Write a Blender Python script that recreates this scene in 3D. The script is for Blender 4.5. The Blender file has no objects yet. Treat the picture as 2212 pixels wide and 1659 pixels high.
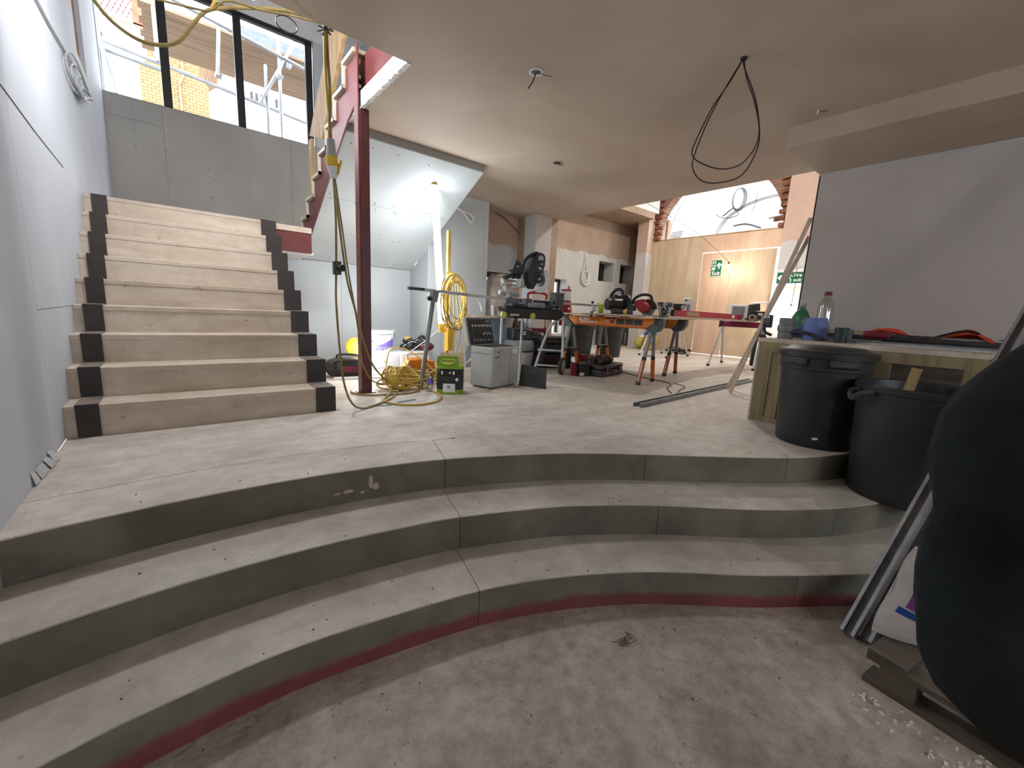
import bpy, math, random
from mathutils import Vector, Matrix, Euler
random.seed(7)
S = bpy.context.scene
COL = S.collection

# ------------------------------------------------------------------ camera
def make_camera():
    pitch, roll, yaw = 0.1742, 0.0488, 0.6902
    cp, sp, cy, sy = math.cos(pitch), math.sin(pitch), math.cos(yaw), math.sin(yaw)
    fw = Vector((sy * cp, cy * cp, -sp))
    r0 = Vector((cy, -sy, 0)); u0 = r0.cross(fw)
    r = math.cos(roll) * r0 + math.sin(roll) * u0
    u = -math.sin(roll) * r0 + math.cos(roll) * u0
    cd = bpy.data.cameras.new('camera')
    cd.sensor_fit = 'HORIZONTAL'; cd.sensor_width = 36.0
    cd.lens = 36.0 * 895.0 / 2212.0
    cd.clip_start = 0.02; cd.clip_end = 200
    ob = bpy.data.objects.new('camera', cd); COL.objects.link(ob)
    m = Matrix((( r.x, u.x, -fw.x, 0.0), (r.y, u.y, -fw.y, 0.0), (r.z, u.z, -fw.z, 0.78), (0, 0, 0, 1)))
    ob.matrix_world = m
    S.camera = ob
make_camera()

# ------------------------------------------------------------------ world (overcast white sky) and exposure
W = bpy.data.worlds.new('world'); S.world = W; W.use_nodes = True
bg = W.node_tree.nodes['Background']
bg.inputs['Color'].default_value = (0.90, 0.95, 1.0, 1); bg.inputs['Strength'].default_value = 7.0
S.view_settings.view_transform = 'Standard'; S.view_settings.look = 'None'
S.view_settings.gamma = 1.0; S.view_settings.use_curve_mapping = False
S.view_settings.exposure = 0.85
try:
    S.cycles.use_denoising = True; S.cycles.use_adaptive_sampling = True; S.cycles.adaptive_threshold = 0.025
    S.cycles.max_bounces = 8; S.cycles.diffuse_bounces = 4; S.cycles.transparent_max_bounces = 12
    S.cycles.caustics_reflective = False; S.cycles.caustics_refractive = False
    S.cycles.sample_clamp_indirect = 6.0
except Exception:
    pass

# ------------------------------------------------------------------ materials
MATS = {}
def lin(c):
    f = lambda v: (v / 12.92) if v <= 0.04045 else ((v + 0.055) / 1.055) ** 2.4
    return tuple(f(v / 255.0) for v in c)
def newmat(name):
    m = bpy.data.materials.new(name); m.use_nodes = True
    nt = m.node_tree; b = nt.nodes['Principled BSDF']
    MATS[name] = m
    return m, nt, b
def noise(nt, scale, stretch=(1, 1, 1), detail=5, rough=0.6, dist=0.0):
    tc = nt.nodes.new('ShaderNodeTexCoord'); mp = nt.nodes.new('ShaderNodeMapping')
    mp.inputs['Scale'].default_value = stretch
    nt.links.new(tc.outputs['Object'], mp.inputs['Vector'])
    n = nt.nodes.new('ShaderNodeTexNoise'); n.inputs['Scale'].default_value = scale
    n.inputs['Detail'].default_value = detail; n.inputs['Roughness'].default_value = rough
    n.inputs['Distortion'].default_value = dist
    nt.links.new(mp.outputs['Vector'], n.inputs['Vector'])
    return n.outputs['Fac']
def ramp(nt, fac, lo, hi, c0=(0, 0, 0), c1=(1, 1, 1)):
    r = nt.nodes.new('ShaderNodeValToRGB')
    r.color_ramp.elements[0].position = lo; r.color_ramp.elements[1].position = hi
    r.color_ramp.elements[0].color = (*c0, 1); r.color_ramp.elements[1].color = (*c1, 1)
    nt.links.new(fac, r.inputs['Fac'])
    return r.outputs['Color']
def mix(nt, fac, a, b, mode='MIX'):
    x = nt.nodes.new('ShaderNodeMix'); x.data_type = 'RGBA'; x.blend_type = mode
    if hasattr(fac, 'is_linked'): nt.links.new(fac, x.inputs[0])
    else: x.inputs[0].default_value = fac
    for k, v in ((6, a), (7, b)):
        if hasattr(v, 'is_linked'): nt.links.new(v, x.inputs[k])
        else: x.inputs[k].default_value = (*v, 1)
    return x.outputs[2]
def bump(nt, b, fac, strength, dist=0.01):
    n = nt.nodes.new('ShaderNodeBump'); n.inputs['Strength'].default_value = strength
    n.inputs['Distance'].default_value = dist
    nt.links.new(fac, n.inputs['Height']); nt.links.new(n.outputs['Normal'], b.inputs['Normal'])
def mat(name, c, rough=0.6, metal=0.0, c2=None, scale=6.0, stretch=(1, 1, 1), lo=0.38, hi=0.66, bmp=0.0, bscale=60, bdist=0.004, spec=0.35, dist=0.0):
    m, nt, b = newmat(name)
    c = lin(c); c2 = lin(c2) if c2 else tuple(v * 0.86 for v in c)
    f = noise(nt, scale, stretch, dist=dist)
    col = ramp(nt, f, lo, hi, c, c2)
    nt.links.new(col, b.inputs['Base Color'])
    b.inputs['Roughness'].default_value = rough; b.inputs['Metallic'].default_value = metal
    b.inputs['Specular IOR Level'].default_value = spec
    if bmp: bump(nt, b, noise(nt, bscale, stretch, 4), bmp, bdist)
    return m
def emit(name, c, s):
    m, nt, b = newmat(name)
    b.inputs['Base Color'].default_value = (*c, 1)
    b.inputs['Emission Color'].default_value = (*c, 1); b.inputs['Emission Strength'].default_value = s
    return m
def glassy(name, tint=(1, 1, 1), refl=0.08, rough=0.02):
    m = bpy.data.materials.new(name); m.use_nodes = True; nt = m.node_tree; nt.nodes.clear(); MATS[name] = m
    o = nt.nodes.new('ShaderNodeOutputMaterial'); t = nt.nodes.new('ShaderNodeBsdfTransparent'); g = nt.nodes.new('ShaderNodeBsdfGlossy')
    x = nt.nodes.new('ShaderNodeMixShader'); x.inputs[0].default_value = refl
    t.inputs['Color'].default_value = (*tint, 1); g.inputs['Roughness'].default_value = rough
    nt.links.new(t.outputs[0], x.inputs[1]); nt.links.new(g.outputs[0], x.inputs[2]); nt.links.new(x.outputs[0], o.inputs['Surface'])
    return m

# dusty boards, screed, plaster: several layers each
def layered(name, base, blotch, dark, rough, s1, s2, stretch=(1, 1, 1), specks=0.70, bmp=0.15, bscale=90, bdist=0.003, lo=0.35, hi=0.7, blot=(0.5, 0.75), fine=(0.0, 40)):
    m, nt, b = newmat(name)
    a = ramp(nt, noise(nt, s1, stretch, 6, 0.6, 0.6), lo, hi, lin(base), lin(blotch))
    sp = ramp(nt, noise(nt, s2, (1, 1, 1), 6, 0.7), specks, specks + 0.06)
    big = ramp(nt, noise(nt, s1 * 0.25, (1, 1, 1), 3), blot[0], blot[1])
    c = mix(nt, big, a, tuple(v * 0.86 for v in lin(blotch)))
    if fine[0] > 0:
        c = mix(nt, 1.0, c, ramp(nt, noise(nt, fine[1], (1, 1, 1), 8, 0.75), 0.3, 0.62, (1 - fine[0],) * 3, (1, 1, 1)), 'MULTIPLY')
    c = mix(nt, sp, c, lin(dark))
    nt.links.new(c, b.inputs['Base Color'])
    b.inputs['Roughness'].default_value = rough; b.inputs['Specular IOR Level'].default_value = 0.25
    bump(nt, b, noise(nt, bscale, (1, 1, 1), 6), bmp, bdist)
    return m
def plaster_two(name, board, plast, zt, wob=0.5, sc=2.2):
    # bare plasterboard below, fresh pink skim above a ragged edge
    m, nt, b = newmat(name)
    tc = nt.nodes.new('ShaderNodeTexCoord'); sx = nt.nodes.new('ShaderNodeSeparateXYZ'); nt.links.new(tc.outputs['Object'], sx.inputs[0])
    n = noise(nt, sc, (1, 1, 0.5), 6, 0.65)
    m1 = nt.nodes.new('ShaderNodeMath'); m1.operation = 'MULTIPLY_ADD'; nt.links.new(n, m1.inputs[0]); m1.inputs[1].default_value = wob; nt.links.new(sx.outputs['Z'], m1.inputs[2])
    f = ramp(nt, m1.outputs[0], 0.0, 1.0)
    m2 = nt.nodes.new('ShaderNodeMapRange'); nt.links.new(m1.outputs[0], m2.inputs['Value'])
    m2.inputs['From Min'].default_value = zt + wob * 0.5 - 0.012; m2.inputs['From Max'].default_value = zt + wob * 0.5 + 0.012
    pc = ramp(nt, noise(nt, 2.5, (1, 1, 0.6), 5), 0.35, 0.7, lin(plast), tuple(v * 0.82 for v in lin(plast)))
    bc = ramp(nt, noise(nt, 3.0, (1, 1, 0.4), 5), 0.35, 0.7, lin(board), tuple(v * 0.88 for v in lin(board)))
    nt.links.new(mix(nt, m2.outputs[0], bc, pc), b.inputs['Base Color'])
    b.inputs['Roughness'].default_value = 0.75; b.inputs['Specular IOR Level'].default_value = 0.25
    return m
def riser_red(name):
    # the lowest riser carries a red stain along its foot
    m, nt, b = newmat(name)
    tc = nt.nodes.new('ShaderNodeTexCoord'); sx = nt.nodes.new('ShaderNodeSeparateXYZ'); nt.links.new(tc.outputs['Object'], sx.inputs[0])
    n = noise(nt, 5.0, (1, 1, 1), 5)
    m1 = nt.nodes.new('ShaderNodeMath'); m1.operation = 'MULTIPLY_ADD'; nt.links.new(n, m1.inputs[0]); m1.inputs[1].default_value = 0.06; nt.links.new(sx.outputs['Z'], m1.inputs[2])
    m2 = nt.nodes.new('ShaderNodeMapRange'); nt.links.new(m1.outputs[0], m2.inputs['Value'])
    m2.inputs['From Min'].default_value = -0.4875 + 0.075; m2.inputs['From Max'].default_value = -0.4875 + 0.100
    g = ramp(nt, noise(nt, 7, (1, 1, 1), 6), 0.35, 0.7, lin((126, 122, 108)), lin((103, 101, 92)))
    rd = ramp(nt, noise(nt, 9, (1, 1, 1), 6), 0.35, 0.7, lin((134, 74, 74)), lin((116, 66, 66)))
    nt.links.new(mix(nt, m2.outputs[0], rd, g), b.inputs['Base Color']); b.inputs['Roughness'].default_value = 0.55
    return m
def brick_mat(name, c1, c2, mortar, scale, vertical='XZ'):
    m, nt, b = newmat(name)
    tc = nt.nodes.new('ShaderNodeTexCoord'); sx = nt.nodes.new('ShaderNodeSeparateXYZ'); cx = nt.nodes.new('ShaderNodeCombineXYZ')
    nt.links.new(tc.outputs['Object'], sx.inputs[0]); nt.links.new(sx.outputs['X' if vertical == 'XZ' else 'Y'], cx.inputs[0]); nt.links.new(sx.outputs['Z'], cx.inputs[1])
    t = nt.nodes.new('ShaderNodeTexBrick'); t.inputs['Scale'].default_value = scale
    t.inputs['Color1'].default_value = (*lin(c1), 1); t.inputs['Color2'].default_value = (*lin(c2), 1); t.inputs['Mortar'].default_value = (*lin(mortar), 1)
    t.inputs['Mortar Size'].default_value = 0.02
    nt.links.new(cx.outputs[0], t.inputs['Vector']); nt.links.new(t.outputs['Color'], b.inputs['Base Color']); b.inputs['Roughness'].default_value = 0.85
    return m

layered('floor_ply', (216, 208, 198), (194, 183, 171), (124, 110, 98), 0.62, 2.4, 30, (0.6, 2.2, 1), 0.64, 0.12, 60, fine=(0.30, 9))
layered('tread_mdf', (208, 202, 191), (184, 177, 165), (110, 100, 88), 0.55, 2.6, 22, (1, 1, 1), 0.655, 0.10, 60, fine=(0.30, 7))
layered('screed', (202, 191, 179), (170, 158, 145), (104, 92, 78), 0.75, 3.0, 34, (1, 1, 1), 0.635, 0.75, 40, 0.014, fine=(0.42, 16))
layered('riser_mdf', (128, 124, 110), (104, 102, 92), (150, 142, 128), 0.5, 3.5, 16, (1, 1, 1), 0.69, 0.08, 60, fine=(0.18, 6))
riser_red('riser_stain')
layered('stair_ply', (212, 200, 184), (190, 174, 155), (150, 130, 110), 0.5, 3.0, 14, (0.5, 3, 3), 0.63, 0.05, 80, fine=(0.2, 8))
layered('ceiling_skim', (196, 180, 165), (180, 162, 146), (156, 136, 120), 0.7, 1.1, 8, (1, 1, 1), 0.74, 0.06, 12, 0.01)
layered('board_white', (198, 203, 205), (186, 191, 193), (150, 152, 152), 0.6, 1.6, 30, (1, 1, 0.5), 0.735, 0.03, 40)
layered('board_grey', (172, 170, 165), (160, 158, 153), (120, 118, 114), 0.65, 1.6, 30, (1, 1, 0.5), 0.74, 0.03, 40)
layered('board_pinkgrey', (196, 189, 185), (184, 176, 171), (150, 140, 132), 0.65, 1.2, 26, (1, 1, 0.6), 0.75, 0.03, 40)
layered('wall_white_paint', (190, 194, 201), (176, 181, 189), (160, 160, 160), 0.6, 1.3, 22, (1, 1, 0.35), 0.735, 0.05, 30)
layered('plywood_sheet', (216, 196, 170), (194, 168, 138), (160, 128, 98), 0.55, 2.6, 14, (2.2, 2.2, 0.35), 0.68, 0.05, 60)
layered('plywood_pink', (224, 194, 170), (208, 172, 146), (176, 134, 106), 0.5, 2.0, 14, (2.2, 2.2, 0.3), 0.70, 0.05, 60)
plaster_two('plaster_bay', (208, 208, 206), (200, 170, 152), 1.86, 0.6, 2.6)
plaster_two('plaster_lobby', (198, 196, 192), (184, 160, 142), 2.28, 0.35, 2.2)
plaster_two('plaster_pier', (208, 206, 203), (208, 178, 162), 2.38, 0.2, 2.0)
mat('plaster_pink', (205, 166, 145), 0.75, c2=(186, 146, 124), scale=2.5)
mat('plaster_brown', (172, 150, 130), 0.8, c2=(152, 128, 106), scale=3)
mat('soffit_white', (226, 226, 226), 0.6, c2=(214, 212, 212), scale=2)
mat('brick_rough', (150, 96, 72), 0.9, c2=(92, 58, 44), scale=9, bmp=0.8, bscale=25, bdist=0.03)
mat('steel_red', (104, 48, 46), 0.42, c2=(84, 40, 40), scale=5, spec=0.5)
mat('steel_maroon_dark', (88, 40, 40), 0.4, c2=(66, 32, 33), scale=4, spec=0.5)
mat('step_dark', (52, 43, 40), 0.42, c2=(40, 33, 31), scale=6, spec=0.5)
mat('step_dust', (140, 128, 118), 0.55, c2=(112, 100, 92), scale=9)
mat('timber', (190, 160, 118), 0.6, c2=(156, 124, 84), scale=3, stretch=(6, 6, 0.6), bmp=0.05)
mat('timber_x', (190, 160, 118), 0.6, c2=(156, 124, 84), scale=3, stretch=(0.6, 6, 6), bmp=0.05)
mat('timber_y', (190, 160, 118), 0.6, c2=(156, 124, 84), scale=3, stretch=(6, 0.6, 6), bmp=0.05)
mat('timber_green', (150, 136, 104), 0.65, c2=(122, 108, 80), scale=3, stretch=(6, 6, 0.5), bmp=0.06)
mat('timber_pale', (214, 198, 182), 0.6, c2=(190, 170, 152), scale=3, stretch=(6, 6, 0.6))
mat('timber_grey', (104, 94, 84), 0.8, c2=(78, 70, 62), scale=4, stretch=(5, 1, 5), bmp=0.2, bscale=30)
mat('black_frame', (34, 32, 32), 0.45, c2=(48, 46, 45), scale=4)
mat('black_plastic', (26, 27, 28), 0.42, c2=(38, 39, 40), scale=8, spec=0.5)
mat('bin_black', (40, 42, 45), 0.45, c2=(30, 32, 34), scale=5, spec=0.5, bmp=0.03)
mat('charcoal', (60, 63, 66), 0.5, c2=(40, 42, 44), scale=9)
mat('slate', (80, 86, 90), 0.45, c2=(64, 70, 74), scale=7)
mat('grey_plastic', (172, 175, 175), 0.45, c2=(156, 158, 158), scale=3)
mat('grey_mid', (128, 130, 132), 0.4, c2=(110, 112, 114), scale=5)
mat('pipe_grey', (112, 116, 120), 0.4, c2=(98, 102, 106), scale=5)
mat('aluminium', (196, 198, 198), 0.38, 0.35, c2=(165, 167, 168), scale=6)
mat('steel', (190, 192, 194), 0.25, 0.6, c2=(150, 152, 155), scale=6)
mat('galvanised', (168, 171, 174), 0.36, 0.5, c2=(138, 141, 146), scale=10)
mat('scaffold_steel', (120, 122, 126), 0.5, 0.4, c2=(140, 142, 146), scale=5)
mat('scaffold_board', (138, 114, 88), 0.8, c2=(104, 82, 60), scale=3, stretch=(0.4, 6, 6))
mat('yellow_cable', (206, 176, 84), 0.5, c2=(182, 150, 66), scale=10)
mat('olive_cable', (150, 132, 78), 0.5, c2=(120, 104, 62), scale=10)
mat('yellow', (226, 186, 60), 0.45, c2=(208, 166, 46), scale=6)
mat('yellow_pole', (206, 168, 86), 0.5, c2=(184, 144, 66), scale=6)
mat('orange', (212, 132, 44), 0.5, c2=(190, 112, 34), scale=6)
mat('horse_orange', (214, 126, 34), 0.45, c2=(196, 108, 26), scale=6)
mat('leg_orange', (192, 98, 48), 0.5, c2=(160, 78, 38), scale=9)
mat('white_plastic', (226, 228, 230), 0.4, c2=(212, 214, 216), scale=6)
mat('white_cable', (228, 228, 226), 0.5, c2=(210, 210, 208), scale=8)
mat('white_ink', (236, 236, 234), 0.6, c2=(224, 224, 222), scale=8)
mat('grey_cable', (170, 172, 174), 0.5, c2=(150, 152, 154), scale=8)
mat('black_cable', (30, 28, 30), 0.5, c2=(44, 40, 42), scale=8)
mat('purple_black_cable', (52, 40, 54), 0.5, c2=(40, 32, 42), scale=8)
mat('green_box', (128, 168, 52), 0.4, c2=(112, 150, 44), scale=6)
mat('green_sign', (26, 104, 72), 0.45, c2=(22, 94, 66), scale=4)
mat('green_glass', (64, 122, 92), 0.3, c2=(48, 100, 76), scale=6)
mat('dark_green', (46, 62, 56), 0.45, c2=(36, 50, 46), scale=6)
mat('blue_rubber', (104, 118, 172), 0.5, c2=(90, 104, 158), scale=5)
mat('blue_print', (44, 84, 176), 0.5, c2=(36, 74, 160), scale=5)
mat('violet_print', (116, 104, 196), 0.5, c2=(104, 92, 184), scale=5)
mat('purple_print', (150, 84, 168), 0.55, c2=(134, 72, 152), scale=5)
mat('red_tool', (168, 38, 48), 0.4, c2=(140, 30, 40), scale=6)
mat('red_dark', (116, 36, 50), 0.45, c2=(90, 28, 42), scale=6)
mat('red_level', (196, 40, 66), 0.35, c2=(170, 32, 56), scale=6)
mat('magenta_rail', (134, 32, 78), 0.35, c2=(104, 24, 60), scale=6)
mat('orange_cloth', (224, 84, 58), 0.8, c2=(196, 60, 50), scale=6)
mat('red_cloth', (150, 26, 36), 0.85, c2=(120, 18, 28), scale=6)
mat('lime', (190, 206, 90), 0.45, c2=(170, 186, 76), scale=6)
mat('tan_bag', (196, 150, 84), 0.7, c2=(176, 128, 66), scale=6)
mat('yellowgreen_bag', (206, 200, 96), 0.55, c2=(182, 176, 74), scale=5)
mat('paper_white', (228, 226, 224), 0.75, c2=(208, 205, 202), scale=9, bmp=0.25, bscale=14, bdist=0.01)
mat('cardboard', (196, 168, 138), 0.8, c2=(176, 148, 118), scale=5)
mat('beige_bag', (190, 176, 164), 0.6, c2=(150, 136, 126), scale=5, bmp=0.4, bscale=10, bdist=0.02)
mat('jacket_black', (38, 44, 46), 0.92, c2=(24, 29, 31), scale=7, bmp=0.25, bscale=140, spec=0.15)
mat('trousers_black', (24, 25, 28), 0.9, c2=(18, 19, 21), scale=9, spec=0.15)
mat('boot', (48, 38, 32), 0.7, c2=(34, 27, 23), scale=8)
mat('skin', (196, 150, 126), 0.55, c2=(184, 136, 112), scale=9)
mat('hair_dark', (44, 34, 28), 0.7, c2=(32, 25, 20), scale=30)
mat('clear_plastic_cap', (120, 40, 44), 0.45)
mat('silver_foil', (190, 194, 200), 0.25, 0.8, c2=(70, 74, 96), scale=28, lo=0.45, hi=0.55)
mat('dusty_black', (70, 62, 56), 0.75, c2=(44, 40, 38), scale=10)
mat('panel_blue_grey', (122, 140, 156), 0.35, c2=(96, 112, 128), scale=4)
mat('screw_dark', (84, 84, 84), 0.5)
mat('asphalt', (62, 62, 62), 0.9)
mat('plaster_dry', (186, 170, 158), 0.9)
mat('crumb', (96, 80, 64), 0.9)
mat('debris_white', (220, 216, 210), 0.9)
glassy('glass_clear', (0.97, 0.98, 1.0), 0.06)
glassy('bottle_clear', (0.86, 0.88, 0.88), 0.28, 0.08)
brick_mat('brick_far', (150, 112, 66), (134, 96, 56), (52, 36, 24), 3.3)
brick_mat('brick_near', (142, 104, 84), (116, 82, 66), (150, 136, 120), 4.5, 'YZ')
emit('tube_glow', (0.88, 0.95, 1.0), 30.0)
emit('bulb_glow', (1.0, 0.88, 0.72), 30.0)
emit('work_glow', (1.0, 0.97, 0.90), 60.0)

# ------------------------------------------------------------------ mesh builder
def vec(p): return Vector(p)
def crom(pts, n=6, closed=False):
    P = [Vector(p) for p in pts]; out = []; L = len(P)
    rng = range(L if closed else L - 1)
    for i in rng:
        if closed: p0, p1, p2, p3 = P[(i - 1) % L], P[i], P[(i + 1) % L], P[(i + 2) % L]
        else: p0, p1, p2, p3 = P[max(i - 1, 0)], P[i], P[i + 1], P[min(i + 2, L - 1)]
        for k in range(n):
            t = k / n
            out.append(0.5 * ((2 * p1) + (p2 - p0) * t + (2 * p0 - 5 * p1 + 4 * p2 - p3) * t * t + (3 * p1 - p0 - 3 * p2 + p3) * t ** 3))
    if not closed: out.append(P[-1])
    return out
class MB:
    def __init__(s): s.v = []; s.f = []
    def add(s, v, f):
        o = len(s.v); s.v += [tuple(p) for p in v]; s.f += [tuple(i + o for i in q) for q in f]; return s
    def box(s, c, size, rot=None):
        hx, hy, hz = size[0] / 2, size[1] / 2, size[2] / 2
        v = [Vector((x, y, z)) for z in (-hz, hz) for y in (-hy, hy) for x in (-hx, hx)]
        if rot is not None:
            R = rot if isinstance(rot, Matrix) else Euler(rot).to_matrix(); v = [R @ p for p in v]
        v = [p + Vector(c) for p in v]
        return s.add(v, [(0, 2, 3, 1), (4, 5, 7, 6), (0, 1, 5, 4), (2, 6, 7, 3), (0, 4, 6, 2), (1, 3, 7, 5)])
    def bb(s, a, b):
        return s.box(((a[0] + b[0]) / 2, (a[1] + b[1]) / 2, (a[2] + b[2]) / 2), (abs(b[0] - a[0]), abs(b[1] - a[1]), abs(b[2] - a[2])))
    def beam(s, p0, p1, w, h, up=(0, 0, 1)):
        p0, p1 = Vector(p0), Vector(p1); d = p1 - p0; L = d.length; x = d.normalized(); u = Vector(up)
        y = u.cross(x)
        if y.length < 1e-4: y = Vector((0, 1, 0)).cross(x)
        y.normalize(); z = x.cross(y)
        R = Matrix((x, y, z)).transposed()
        return s.box((p0 + p1) / 2, (L, w, h), R)
    def cyl(s, p0, p1, r0, r1=None, n=14, cap=True):
        p0, p1 = Vector(p0), Vector(p1); r1 = r0 if r1 is None else r1
        d = (p1 - p0).normalized(); a = Vector((0, 0, 1)) if abs(d.z) < 0.9 else Vector((1, 0, 0))
        x = a.cross(d).normalized(); y = d.cross(x)
        v = []
        for p, r in ((p0, r0), (p1, r1)):
            v += [p + (x * math.cos(2 * math.pi * k / n) + y * math.sin(2 * math.pi * k / n)) * r for k in range(n)]
        f = [(k, (k + 1) % n, n + (k + 1) % n, n + k) for k in range(n)]
        if cap: f += [tuple(range(n - 1, -1, -1)), tuple(range(n, 2 * n))]
        return s.add(v, f)
    def tube(s, pts, r, n=7, closed=False):
        P = [Vector(p) for p in pts]; L = len(P); v = []; f = []
        x = None
        for i, p in enumerate(P):
            if closed: d = (P[(i + 1) % L] - P[i - 1])
            else: d = P[min(i + 1, L - 1)] - P[max(i - 1, 0)]
            if d.length < 1e-7: d = Vector((0, 0, 1))
            d.normalize()
            if x is None:
                a = Vector((0, 0, 1)) if abs(d.z) < 0.9 else Vector((1, 0, 0)); x = a.cross(d).normalized()
            else:
                x = x - d * x.dot(d)
                if x.length < 1e-5: x = d.orthogonal()
                x.normalize()
            y = d.cross(x); rr = r[i] if isinstance(r, (list, tuple)) else r
            v += [p + (x * math.cos(2 * math.pi * k / n) + y * math.sin(2 * math.pi * k / n)) * rr for k in range(n)]
        for i in range(L if closed else L - 1):
            j = (i + 1) % L
            f += [(i * n + k, i * n + (k + 1) % n, j * n + (k + 1) % n, j * n + k) for k in range(n)]
        if not closed: f += [tuple(range(n - 1, -1, -1)), tuple((L - 1) * n + k for k in range(n))]
        return s.add(v, f)
    def lathe(s, prof, c=(0, 0, 0), n=24, closed=False, axis=None, sq=(1, 1)):
        v = []; f = []; L = len(prof); c = Vector(c); R = axis if axis is not None else Matrix.Identity(3)
        for r, z in prof:
            v += [c + R @ Vector((r * sq[0] * math.cos(2 * math.pi * k / n), r * sq[1] * math.sin(2 * math.pi * k / n), z)) for k in range(n)]
        for i in range(L - 1):
            f += [(i * n + k, i * n + (k + 1) % n, (i + 1) * n + (k + 1) % n, (i + 1) * n + k) for k in range(n)]
        if not closed:
            f += [tuple(range(n - 1, -1, -1)), tuple((L - 1) * n + k for k in range(n))]
        return s.add(v, f)
    def prism(s, poly, a, b, plane='xy'):
        n = len(poly)
        ar = sum(poly[i][0] * poly[(i + 1) % n][1] - poly[(i + 1) % n][0] * poly[i][1] for i in range(n))
        P = list(poly) if ar > 0 else list(poly)[::-1]
        mk = {'xy': lambda p, d: (p[0], p[1], d), 'xz': lambda p, d: (p[0], -d, p[1]), 'yz': lambda p, d: (d, p[0], p[1])}[plane]
        if plane == 'xz': a, b = -a, -b
        if a > b: a, b = b, a
        v = [mk(p, a) for p in P] + [mk(p, b) for p in P]
        f = [tuple(range(n - 1, -1, -1)), tuple(range(n, 2 * n))] + [(i, (i + 1) % n, n + (i + 1) % n, n + i) for i in range(n)]
        return s.add(v, f)
    def ball(s, c, r, nu=14, nv=8, R=None):
        if not isinstance(r, (tuple, list)): r = (r, r, r)
        v = []; f = []; c = Vector(c)
        for j in range(1, nv):
            t = math.pi * j / nv
            for k in range(nu):
                p = 2 * math.pi * k / nu
                q = Vector((r[0] * math.sin(t) * math.cos(p), r[1] * math.sin(t) * math.sin(p), r[2] * math.cos(t)))
                v.append(c + (R @ q if R else q))
        q0 = Vector((0, 0, r[2])); top = len(v); v.append(c + (R @ q0 if R else q0)); v.append(c - (R @ q0 if R else q0))
        for j in range(nv - 2):
            f += [(j * nu + k, (j + 1) * nu + k, (j + 1) * nu + (k + 1) % nu, j * nu + (k + 1) % nu) for k in range(nu)]
        f += [(top, k, (k + 1) % nu) for k in range(nu)]
        b = (nv - 2) * nu
        f += [(top + 1, b + (k + 1) % nu, b + k) for k in range(nu)]
        return s.add(v, f)
    def build(s, name, m, parent=None, smooth=True, bevel=0.0, seg=2):
        me = bpy.data.meshes.new(name); me.from_pydata(s.v, [], s.f); me.update()
        if isinstance(m, str): m = MATS[m]
        me.materials.append(m)
        if smooth:
            me.polygons.foreach_set('use_smooth', [True] * len(me.polygons)); me.set_sharp_from_angle(angle=math.radians(38))
        ob = bpy.data.objects.new(name, me); COL.objects.link(ob)
        if parent is not None: ob.parent = parent
        if bevel > 0:
            b = ob.modifiers.new('bevel', 'BEVEL'); b.width = bevel; b.segments = seg; b.limit_method = 'ANGLE'; b.angle_limit = math.radians(40)
        return ob
def tag(o, label=None, cat=None, group=None, kind=None):
    if label: o['label'] = label
    if cat: o['category'] = cat
    if group: o['group'] = group
    if kind: o['kind'] = kind
    return o
def thing(name, label, cat, loc=(0, 0, 0), rz=0.0, group=None):
    o = bpy.data.objects.new(name, None); COL.objects.link(o); o.empty_display_size = 0.1
    o.location = loc; o.rotation_euler = (0, 0, rz)
    return tag(o, label, cat, group)
def struct(o): o['kind'] = 'structure'; return o
def sroot(name, label=None):
    o = bpy.data.objects.new(name, None); COL.objects.link(o); o['kind'] = 'structure'
    if label: o['label'] = label
    return o
def dup(o, parent=None):
    c = o.copy(); COL.objects.link(c); c.parent = parent
    for ch in list(o.children): dup(ch, c)
    return c
def text(name, body, size, m, parent, loc, rot, depth=0.0006, sx=1.0, bold=0.0):
    cu = bpy.data.curves.new(name, 'FONT'); cu.body = body; cu.size = size; cu.extrude = depth; cu.align_x = 'CENTER'; cu.align_y = 'CENTER'; cu.offset = bold
    cu.resolution_u = 3
    t = bpy.data.objects.new(name + '_tmp', cu); COL.objects.link(t)
    bpy.context.view_layer.update()
    me = bpy.data.meshes.new_from_object(t.evaluated_get(bpy.context.evaluated_depsgraph_get()))
    bpy.data.objects.remove(t, do_unlink=True)
    me.materials.clear(); me.materials.append(MATS[m]); me.name = name
    ob = bpy.data.objects.new(name, me); COL.objects.link(ob); ob.parent = parent
    ob.location = loc; ob.rotation_euler = rot if not isinstance(rot, Matrix) else rot.to_euler(); ob.scale = (sx, 1, 1)
    return ob
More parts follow.
